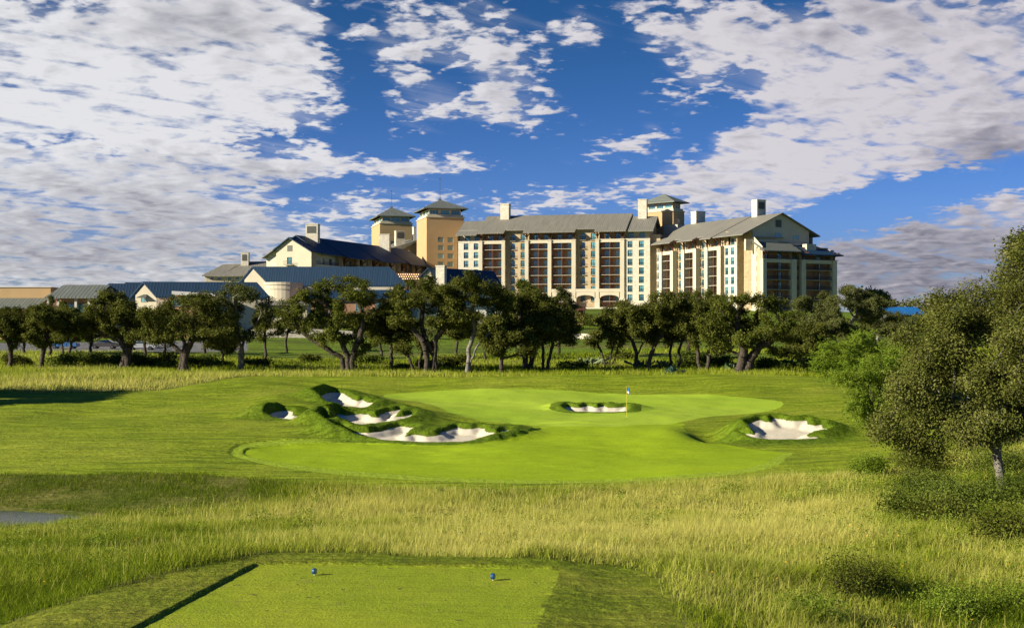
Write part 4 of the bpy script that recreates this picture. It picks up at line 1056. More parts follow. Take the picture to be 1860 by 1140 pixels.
# far left hipped grey-roof building
def far_left_hip():
    D = 455; fc = Fac(((372 - CX) / F * D, D), (1, 0.02)); root = Root('hotel_building', fc.O, fc.ang, 'grey hip-roofed hotel block with chimney left of the cream gable', 'hotel building', 'hotel wings on the rise')
    Z = lambda py: CAMZ + (CY - py) * D / F; X = lambda px: fc.u(px)
    m = MB(); hl = [(X(382), X(388), Z(508), Z(503)), (X(396), X(402), Z(508), Z(503)), (X(414), X(420), Z(508), Z(503)), (X(428), X(434), Z(508), Z(503))]
    m.wall(fc, 0, X(486), 9, Z(499.5), hl, 0, .3); m.poly([fc.P(0, 0, 9), fc.P(0, 0, Z(499.5)), fc.P(0, 14, Z(499.5)), fc.P(0, 14, 9)]); m.build('wall', M['cream'], root)
    for h in hl: window(root, fc, (h[0] + h[1]) / 2, .15, h[2], h[1] - h[0], h[3] - h[2], 'light')
    railing(root, fc, X(376), X(408), -1.2, Z(511.5)); s_ = MB(); s_.box(fc, X(375), X(410), -1.3, 0, Z(513), Z(511.5)); s_.build('balcony_slab', M['slab'], root)
    m = MB(); m.prism([fc.P(X(368), -1.4, Z(500)), fc.P(X(400), -1.4, Z(501)), fc.P(X(428), 9, Z(476.5)), fc.P(X(396), 9, Z(477.5))], .3)
    m.prism([fc.P(X(368), -1.4, Z(500)), fc.P(X(396), 9, Z(477.5)), fc.P(X(380), 20, Z(498)), fc.P(X(366), 18, Z(498))], .3)
    m.prism([fc.P(X(399), -1.6, Z(501.3)), fc.P(X(490), -1.6, Z(499.5)), fc.P(X(490), 10, Z(471.5)), fc.P(X(439), 10, Z(472))], .3)
    m.build('roof', M['roof'], root)
    chimney(root, fc, X(431), X(445), 6.5, 9, 25, Z(457.5), True)
    m = MB(); m.box(fc, X(399), X(414), -4, -3.8, Z(505.5), Z(505)); 
far_left_hip()
# far-left flat retail-like blocks
def far_left():
    D = 300; Z = lambda py, d=D: CAMZ + (CY - py) * d / F
    fc = Fac(((-60 - CX) / F * D, D), (1, .0)); root = Root('lodge_building', fc.O, 0, 'flat-topped orange building with grey awning roof at the far left edge', 'building', 'low resort buildings')
    X = lambda px: fc.u(px); m = MB(); m.box(fc, 0, X(92), 0, 12, 3, Z(522)); m.build('wall', M['orange'], root)
    m = MB(); m.box(fc, -.2, X(92) + .2, -.2, 12.2, Z(522), Z(521)); m.build('coping', M['cream'], root)
    m = MB(); m.prism([fc.P(0, -6, Z(559)), fc.P(X(82), -6, Z(559)), fc.P(X(90), -.1, Z(541)), fc.P(0, -.1, Z(541))], .25); m.build('awning_roof', M['rooftile'], root)
    for i in range(7):
        p = MB(); p.box(fc, X(-50 + i * 21), X(-50 + i * 21) + .35, -5.7, -5.35, 3, Z(559)); p.build('post', M['brown'], root)
    D2 = 292; f2 = Fac(((84 - CX) / F * D2, D2), (1, .0)); root = Root('lodge_building', f2.O, 0, 'brown-walled building with broad grey corrugated roof behind the left oaks', 'building', 'low resort buildings')
    X = lambda px: f2.u(px); Z2 = lambda py: Z(py, D2)
    m = MB(); m.box(f2, 1.0, X(184), 1.5, 14, 3, Z2(541)); m.build('wall', M['brown'], root)
    m = MB(); m.prism([f2.P(0, -1, Z2(539.5)), f2.P(X(178), -1, Z2(539.5)), f2.P(X(186), 6, Z2(515.5)), f2.P(X(99), 6, Z2(515.5))], .3); m.prism([f2.P(X(99), 6, Z2(515.5)), f2.P(X(186), 6, Z2(515.5)), f2.P(X(186), 14, Z2(541)), f2.P(0, 14, Z2(541))], .3); m.build('roof', M['rooftile'], root)
    for px in (122, 150): window(root, f2, X(px), 1.3, Z2(568), 3.4, Z2(551) - Z2(568), 'door', 'shop_window')
    for px in (86, 104, 136, 160, 176): p = MB(); p.box(f2, X(px), X(px) + .5, -.3, .2, 3, Z2(541)); p.build('post', M['white_stucco'], root)
far_left()
simple_gable('leftmost small cream gable with dark blue roof, partly behind an oak', None, 298, R(-12), (199, 218), 203, (521, 516.5, 535), 16, (.95, .35), M['cream'], M['roofblue'])
simple_gable('second small cream gable with dark blue roof, behind the leftmost gable', None, 306, R(-12), (230, 247), 233, (521, 514.5, 532), 14, (.95, .35), M['cream'], M['roofblue'])
def ex_cream(root, fc, Z):
    m = MB(); u = fc.u(264); m.prism([fc.P(u - 1.5, -1.2, Z(540)), fc.P(u + .8, -1.2, Z(540)), fc.P(u + .4, 0, Z(534.5)), fc.P(u - .4, 0, Z(534.5))], .15); m.build('window_hood', M['frame'], root)
    window(root, fc, u - .3, -.12, Z(548.5), 1.5, 1.3, 'light')
simple_gable('cream gabled building with hooded window and long dark blue roof', None, 290, R(-12), (246, 284), 265.5, (536, 513.5, 534.5), 24, (.93, .35), M['cream'], M['roofblue'], extra=ex_cream)
def canopy():
    D = 284; Z = lambda py: CAMZ + (CY - py) * D / F; fc = Fac(((306 - CX) / F * D, D), (1, .02)); root = Root('lodge_building', fc.O, 0, 'low annex with pale corrugated canopy roof between cream gable and oak', 'building', 'low resort buildings')
    X = lambda px: fc.u(px); m = MB(); m.box(fc, 1, X(388), 1.5, 9, 3, Z(534)); m.build('wall', M['brown'], root)
    m = MB(); m.prism([fc.P(X(314), -.8, Z(534)), fc.P(X(392), -.8, Z(536)), fc.P(X(380), 3, Z(531.5)), fc.P(0, 3, Z(527.5))], .2); m.build('canopy_roof', M['white_stucco'], root)
    for px in (318, 345, 372): window(root, fc, X(px), 1.3, Z(556), 2, 2.0, 'light')
canopy()
# facades seen through the oaks
low_blue(395, 560, 545, 552, 322, 'long cream arcade building glimpsed through the oaks above the stone wall', wallm='cream', roofm='roof', dep=5)
low_blue(700, 1010, 541, 552, 338, 'pale low terrace building glimpsed behind the middle oaks', wallm='white_stucco', roofm='roofblue', dep=5)
# timber pavilion
def pavilion():
    D = 330; Z = lambda py: CAMZ + (CY - py) * D / F; fc = Fac(((1028 - CX) / F * D, D), (1, -.05)); root = Root('pavilion', fc.O, fc.ang, 'small dark red timber pavilion with brown gable roof beside the stone base', 'pavilion')
    X = lambda px: fc.u(px)
    m = MB(); m.prism([fc.P(X(1026), -.6, Z(551)), fc.P(X(1045), -.6, Z(547.5)), fc.P(X(1045), 5, Z(547.5)), fc.P(X(1026), 5, Z(551))], .25); m.prism([fc.P(X(1045), -.6, Z(547.5)), fc.P(X(1064), -.6, Z(560)), fc.P(X(1064), 5, Z(560)), fc.P(X(1045), 5, Z(547.5))], .25)
    m.prism([fc.P(X(1023), -1.2, Z(562)), fc.P(X(1067), -1.2, Z(562)), fc.P(X(1062), 2, Z(557)), fc.P(X(1026), 2, Z(557))], .2); m.build('roof', M['wood'], root)
    for px in (1028, 1040, 1052, 1062): p = MB(); p.box(fc, X(px) - .12, X(px) + .12, -.2, .04, 6, Z(562)); p.build('post', M['wood'], root)
    m = MB(); m.box(fc, X(1028), X(1060), 3, 3.3, 6, Z(560)); m.build('back_wall', M['brown'], root)
pavilion()
# retaining walls
def rwall(pts, h, label, mat='wallstone', th=.6):
    m = MB()
    for (p, zt, D) in [pts[0]]: pass
    P3 = [((px - CX) / F * D, D, CAMZ + (CY - py) * D / F) for px, py, D in pts]
    for a, b in zip(P3, P3[1:]):
        f = Fac(a[:2], (b[0] - a[0], b[1] - a[1])); L = math.dist(a[:2], b[:2])
        m.poly([f.P(0, 0, a[2] - h), f.P(L, 0, b[2] - h), f.P(L, 0, b[2]), f.P(0, 0, a[2])]); m.poly([f.P(0, 0, a[2]), f.P(L, 0, b[2]), f.P(L, th, b[2]), f.P(0, th, a[2])]); m.poly([f.P(L, th, b[2] - h), f.P(0, th, a[2] - h), f.P(0, th, a[2]), f.P(L, th, b[2])])
    o = m.build('stone_wall', M[mat]); tagp(o, label, 'stone wall')
rwall([(455, 598, 288), (560, 597, 284), (640, 601, 282), (740, 604, 284)], 3.2, 'grey rubble retaining wall behind the left-centre oaks')
rwall([(1000, 568, 392), (1080, 567, 392), (1190, 572, 398), (1330, 590, 380)], 8, 'tall pale limestone retaining wall below the hotel arcade', 'limestone')
rwall([(905, 603, 270), (1080, 606, 262), (1200, 604, 270)], 1.6, 'low pale stone wall between the middle oaks', 'limestone')
# right edge service building
def service():
    D = 300; Z = lambda py: CAMZ + (CY - py) * D / F; fc = Fac(((1616 - CX) / F * D, D), (1, .05)); root = Root('service_building', fc.O, fc.ang, 'grey service building with bright blue metal roof above the right trees', 'building')
    X = lambda px: fc.u(px); m = MB(); m.box(fc, .4, X(1676), 0, 9, 5, Z(569)); m.build('wall', M['frame'], root)
    gable_roof_piece(root, fc, 0, X(1678), -.8, Z(569.5), 5, Z(556.5), 10.8, mat='roofbright')
    m = MB(); m.box(fc, X(1642), X(1662), -.06, -.01, 5, Z(587)); m.build('garage_door', M['white_stucco'], root)
    f2 = Fac(((1586 - CX) / F * 320, 320), (1, 0)); r2 = Root('pergola', f2.O, 0, 'small tan trellis rails on the rise left of the bright blue roof', 'pergola'); m = MB()
    for i in range(9): m.box(f2, i * .55, i * .55 + .14, -.1, 3, CAMZ + (CY - 553) * 320 / F, CAMZ + (CY - 551.5) * 320 / F)
    for u in (0, 2.3, 4.5): m.box(f2, u, u + .25, 0, .25, 5, CAMZ + (CY - 553) * 320 / F)
    m.build('trellis', M['tan'], r2)
service()
# ------------------------------------------------------------------ vegetation
def leaf_mat(name, c1, c2, trans=.25, c3=None):
    m, t, b = new_mat(name); t.N.clear(); out = t.new('ShaderNodeOutputMaterial')
    v = t.attr('tint'); c = t.mix(v, c1, c2)
    if c3: c = t.mix(t.mr(v, .86, .92), c, c3)
    d = t.new('ShaderNodeBsdfDiffuse'); t.L.new(c, d.inputs[0]); tr = t.new('ShaderNodeBsdfTranslucent'); t.L.new(c, tr.inputs[0])
    mx = t.new('ShaderNodeMixShader'); mx.inputs[0].default_value = trans; t.L.new(d.outputs[0], mx.inputs[1]); t.L.new(tr.outputs[0], mx.inputs[2])
    t.L.new(mx.outputs[0], out.inputs[0]); return m
M['oak'] = leaf_mat('oak_leaves', (.055, .066, .011), (.19, .20, .040), .30)
M['oakpale'] = leaf_mat('pale_oak_leaves', (.075, .088, .022), (.17, .18, .055), .22)
M['oakgreen'] = leaf_mat('fresh_oak_leaves', (.07, .085, .012), (.19, .21, .036), .28)
M['mesquite'] = leaf_mat('mesquite_leaves', (.13, .19, .016), (.30, .40, .05), .35)
M['nearoak'] = leaf_mat('near_oak_leaves', (.085, .10, .017), (.215, .225, .050), .25, (.28, .27, .10))
M['shrub'] = leaf_mat('shrub_leaves', (.065, .095, .014), (.17, .21, .035), .25)
M['agave'] = leaf_mat('agave_leaves', (.03, .07, .06), (.07, .14, .12), .05)
M['cactus'] = leaf_mat('cactus_pads', (.07, .12, .04), (.30, .34, .18), .05)
M['grass'] = leaf_mat('native_grass_blades', (.26, .33, .014), (.62, .57, .15), .40)
def grass_mat():
    m = leaf_mat('native_grass_blades', (.26, .33, .014), (.62, .57, .15), .40); t = NT(m.node_tree)
    mix0 = [n for n in t.N if n.type == 'MIX'][0]; v = t.attr('tint')
    g = t.mix(t.mr(v, .0, .30, 0, 1), (.085, .135, .010), (.27, .34, .014)); t.L.new(g, mix0.inputs[6]); t.L.new(t.mr(v, .28, 1.0, 0, 1, False), mix0.inputs[0]); return m
M['grass'] = grass_mat()
M['turf'] = leaf_mat('rough_turf_blades', (.10, .175, .006), (.20, .29, .014), .30)
def bark_mat(name, c1, c2):
    m, t, b = new_mat(name); p = obj_coord(t); n = t.noise(t.scale(p, (1, 1, .25)), 9.0, 5, .7)
    c = t.mix(t.mr(n, .35, .65), c1, c2); t.L.new(c, b.inputs['Base Color']); b.inputs['Roughness'].default_value = .95; b.inputs['Specular IOR Level'].default_value = .1
    bn = t.new('ShaderNodeBump'); bn.inputs['Strength'].default_value = .8; bn.inputs['Distance'].default_value = .05; t.put(bn.inputs['Height'], n); t.L.new(bn.outputs[0], b.inputs['Normal']); return m
M['bark'] = bark_mat('oak_bark', (.045, .035, .026), (.11, .09, .07)); M['barkpale'] = bark_mat('pale_oak_bark', (.12, .11, .09), (.30, .27, .22))

def tube_mesh(name, pos, par, rad, mat, k=6):
    n = len(pos); d = np.zeros((n, 3)); has = par >= 0
    d[has] = pos[has] - pos[par[has]]; d[~has] = (0, 0, 1); d /= np.maximum(np.linalg.norm(d, axis=1), 1e-6)[:, None]
    ref = np.where(np.abs(d[:, 2:3]) > .9, np.array([[1., 0, 0]]), np.array([[0, 0, 1.]])); a = np.cross(d, ref); a /= np.linalg.norm(a, axis=1)[:, None]; b = np.cross(d, a)
    V = []; Fc = []; cnt = 0; idx = np.where(has)[0]; ang = np.arange(k) * 2 * math.pi / k
    ca, sa = np.cos(ang), np.sin(ang)
    A = a[idx]; B = b[idx]; P0 = pos[par[idx]]; P1 = pos[idx]; r1 = rad[idx]
    r0 = np.minimum(rad[par[idx]], r1 * 1.45)
    ring0 = P0[:, None] + r0[:, None, None] * (A[:, None] * ca[None, :, None] + B[:, None] * sa[None, :, None])
    ring1 = P1[:, None] + r1[:, None, None] * (A[:, None] * ca[None, :, None] + B[:, None] * sa[None, :, None])
    # share rings along an unbranched run: use the parent's own ring when the run continues straight
    V = np.concatenate([ring0, ring1], 1).reshape(-1, 3); m = len(idx); base = (np.arange(m) * 2 * k)[:, None]
    j = np.arange(k); q = np.stack([j, (j + 1) % k, (j + 1) % k + k, j + k], 1)
    Fq = (base[:, :, None] + q[None]).reshape(-1, 4)
    return foreach_mesh(name, V, Fq.ravel(), np.full(len(Fq), 4), mat)

def leaves_mesh(name, cen, size, rng, mat, up=.35, tint=None, aspect=.55, out=None):
    n = len(cen); nr = rng.normal(size=(n, 3)); nr[:, 2] = np.abs(nr[:, 2]) + up
    if out is not None: nr += out * .7
    nr /= np.linalg.norm(nr, axis=1)[:, None]; t = rng.normal(size=(n, 3)); t -= nr * (t * nr).sum(1)[:, None]; t /= np.linalg.norm(t, axis=1)[:, None]; b = np.cross(nr, t)
    s = (size * rng.uniform(.65, 1.35, n))[:, None]
    V = np.stack([cen - t * s, cen + b * s * aspect + nr * s * .15, cen + t * s, cen - b * s * aspect + nr * s * .15], 1).reshape(-1, 3)
    tn = rng.uniform(0, 1, n) if tint is None else np.clip(tint + rng.normal(0, .18, n), 0, 1)
    return foreach_mesh(name, V, np.arange(4 * n), np.full(n, 4), mat, {'tint': np.repeat(tn, 4)}, smooth=False)

def grow(lobes, stems, rng, n_att=700, step=.42, dk=.75, wob=.25):
    """space colonisation: lobes = [(centre(3), radii(3))], stems = list of polylines from the ground"""
    w = np.array([r[0] * r[1] * r[2] for c, r in lobes]) ** .7; w /= w.sum(); ids = rng.choice(len(lobes), n_att, p=w)
    dirs = rng.normal(size=(n_att, 3)); dirs /= np.linalg.norm(dirs, axis=1)[:, None]; rr = rng.uniform(0, 1, n_att) ** (1 / 2.2)
    C = np.array([lobes[i][0] for i in ids]); Rr = np.array([lobes[i][1] for i in ids]); att = C + dirs * rr[:, None] * Rr
    pos = []; par = []
    for st in stems:
        st = [np.array(p, float) for p in st]; prev = -1
        for a, b in zip(st, st[1:]):
            n = max(1, int(np.linalg.norm(b - a) / step))
            for i in range(n):
                p = a + (b - a) * (i / n)
                if prev >= 0: p = p + rng.normal(0, step * .10, 3)
                pos.append(p); par.append(prev); prev = len(pos) - 1
        pos.append(st[-1]); par.append(prev)
    pos = [np.array(p) for p in pos]; P = np.array(pos); nearest = np.full(n_att, 0); nd = np.full(n_att, 1e9)
    D = np.linalg.norm(att[:, None] - P[None], axis=2); nearest = D.argmin(1); nd = D.min(1); alive = np.ones(n_att, bool)
    lastdir = {}
    for it in range(140):
        act = np.where(alive)[0]
        if len(act) == 0: break
        v = att[act] - P[nearest[act]]; v /= np.maximum(np.linalg.norm(v, axis=1), 1e-6)[:, None]
        un, inv = np.unique(nearest[act], return_inverse=True); S = np.zeros((len(un), 3)); np.add.at(S, inv, v)
        S += rng.normal(0, wob, S.shape) * np.sqrt(np.maximum(np.linalg.norm(S, axis=1), .3))[:, None]; S /= np.maximum(np.linalg.norm(S, axis=1), 1e-6)[:, None]
        new = P[un] + S * step; k0 = len(P); P = np.concatenate([P, new]); par += list(un)
        Dn = np.linalg.norm(att[act][:, None] - new[None], axis=2); m = Dn.min(1); am = Dn.argmin(1); better = m < nd[act] - 1e-4
        nearest[act[better]] = k0 + am[better]; nd[act[better]] = m[better]; alive[act[nd[act] < dk]] = False
        # drop attractors that make no progress
        if it > 40: alive[act[(~better) & (nd[act] < 2.0 * dk)]] = False
    par = np.array(par); n = len(P); ch = np.zeros(n, int); np.add.at(ch, par[par >= 0], 1)
    rad = np.zeros(n); e = 2.25; acc = np.zeros(n)
    for i in range(n - 1, -1, -1):
        if ch[i] == 0: acc[i] = 1.0
        if par[i] >= 0: acc[par[i]] += acc[i]
    return P, par, acc ** (1 / e), ch, acc

def make_tree(name, label, base, stems, lobes, seed, r_base=.28, leafmat='oak', barkmat='bark', n_att=650, n_leaf=9000, leaf=.15, spread=.42, step=.42, dk=.75, cat='tree', group='live oaks along the edge of the course', r_tip=.026, density=1.0, bare=0.0, z_off=-.15, k=6):
    rng = np.random.default_rng(seed); B = np.array([*base, 0.0]) if len(base) == 2 else np.array(base, float)
    P, par, rr, ch, acc = grow(lobes, stems, rng, n_att, step, dk)
    root_r = rr[par < 0].max(); rad = r_tip + (rr - 1) / (root_r - 1 + 1e-6) * (r_base - r_tip)
    # root flare
    zz = P[:, 2] - P[par < 0][:, 2].min(); rad = rad * (1 + .45 * np.exp(-zz / .35) * (acc > acc.max() * .1))
    root = bpy.data.objects.new(name, None); col.objects.link(root); root.location = tuple(B)
    tagp(root, label, cat, group)
    me = tube_mesh('tree_trunk', P - B, par, rad, M[barkmat], k); o = add_obj('trunk', me, root)
    tips = np.where(acc <= 5)[0]
    if bare: tips = tips[rng.uniform(size=len(tips)) > bare]
    # uneven: some twigs carry thick tufts, some few leaves
    w = rng.gamma(1.6, 1.0, len(tips)) * np.where(acc[tips] <= 2, 1.0, .45); w /= w.sum(); pick = tips[rng.choice(len(tips), n_leaf, p=w)]
    off = rng.normal(size=(n_leaf, 3)) * spread * np.array([1, 1, .72]); cen = P[pick] + off
    tuft = rng.uniform(0, 1, len(P))
    cc = np.mean([l[0] for l in lobes], axis=0); out = cen - cc; out /= np.maximum(np.linalg.norm(out, axis=1), 1e-6)[:, None]
    me = leaves_mesh('tree_crown', cen - B, np.full(n_leaf, leaf), rng, M[leafmat], tint=tuft[pick] * .7 + .15, out=out); add_obj('crown', me, root)
    return root

def px_tree(label, bpx, Y, crown, top, bot, seed, stems=None, fork=None, lean=0.0, nl=9, leafmat='oak', barkmat='bark', r_base=.26, dens=1.0, lobes_px=None, n_stem=1, bare=0.0, leaf=.105, name='live_oak', cat='tree', depth_k=.42, group='live oaks along the edge of the course', spread=.27, hollow_=.0):
    """crown=(px left, px right), top/bot rows; lobes spread in real 3-D round the trunk at distance Y"""
    rng = np.random.default_rng(seed + 100); bx = (bpx - CX) / F * Y; bz = H(bx, Y); k = Y / F; cw = (crown[1] - crown[0]) * .09; crown = (crown[0] - cw, crown[1] + cw); top -= 4
    X = lambda px: (px - CX) * k; Z = lambda py: CAMZ + (CY - py) * k
    base = np.array([bx, Y, bz - .12]); cx, hw = (X(crown[0]) + X(crown[1])) / 2, (X(crown[1]) - X(crown[0])) / 2; zt, zb = Z(top), Z(bot)
    L = []
    if lobes_px:
        for (px, py, rx, rz, dy) in lobes_px: L.append((np.array([X(px), Y + dy, Z(py)]), np.array([rx * k, rx * k * .9, rz * k])))
    else:
        nl = int(nl * 1.9)
        for i in range(nl):
            q = (i + .5) / nl * 2 - 1; q += rng.uniform(-.12, .12); q = max(-1, min(1, q)); ang_ = rng.uniform(-1, 1)
            rx = hw * rng.uniform(.20, .36); hz = (zt - zb)
            zc = zb + hz * (.22 + .66 * math.sqrt(max(0, 1 - (abs(q) * .9) ** 2)) * rng.uniform(.25, 1.08)); rz = hz * rng.uniform(.10, .19)
            zc = min(zc, zt - rz * .9)
            L.append((np.array([cx + q * (hw - rx * .8), Y + ang_ * hw * depth_k * 1.6, zc]), np.array([rx, rx, rz])))
        for i in range(max(3, nl // 2)):   # lower outer skirts
            q = rng.choice([-1, 1]) * rng.uniform(.45, .85); rx = hw * .26; rz = (zt - zb) * .13
            L.append((np.array([cx + q * (hw - rx), Y + rng.uniform(-1, 1) * hw * depth_k, zb + rz + (zt - zb) * rng.uniform(0, .18)]), np.array([rx, rx, rz])))
    zf = (Z(fork) if fork else bz + (zt - bz) * .26)
    S = []
    ns = n_stem if stems is None else len(stems)
    if stems is None: stems = [[(lean + (i - (ns - 1) / 2) * hw * .35 / max(k, 1e-6) * 1.0)] for i in range(ns)]
    for i, st in enumerate(stems):
        # st: list of (px,py) waypoints, or [dx_px] of the fork
        b0 = base + np.array([(i - (ns - 1) / 2) * r_base * 1.5, rng.uniform(-.2, .2), 0])
        if len(st) == 1 and not isinstance(st[0], tuple):
            f = np.array([bx + st[0] * k, Y + rng.uniform(-.5, .5), zf]); mid = (b0 + f) / 2 + np.array([rng.uniform(-.25, .25), 0, 0]); S.append([b0, mid, f])
        else:
            pts = [b0] + [np.array([X(a), Y + rng.uniform(-.5, .5) * (j + 1) * .5, Z(b)]) for j, (a, b) in enumerate(st)]; S.append(pts)
    vol = sum(l[1][0] * l[1][2] for l in L)
    n_leaf = int(min(34000, 1500 * vol * dens + 3000)); n_att = int(min(1100, 60 * vol + 300))
    return make_tree(name, label, base, S, L, seed, r_base, leafmat, barkmat, n_att, n_leaf, leaf, bare=bare, cat=cat, group=group, spread=spread)

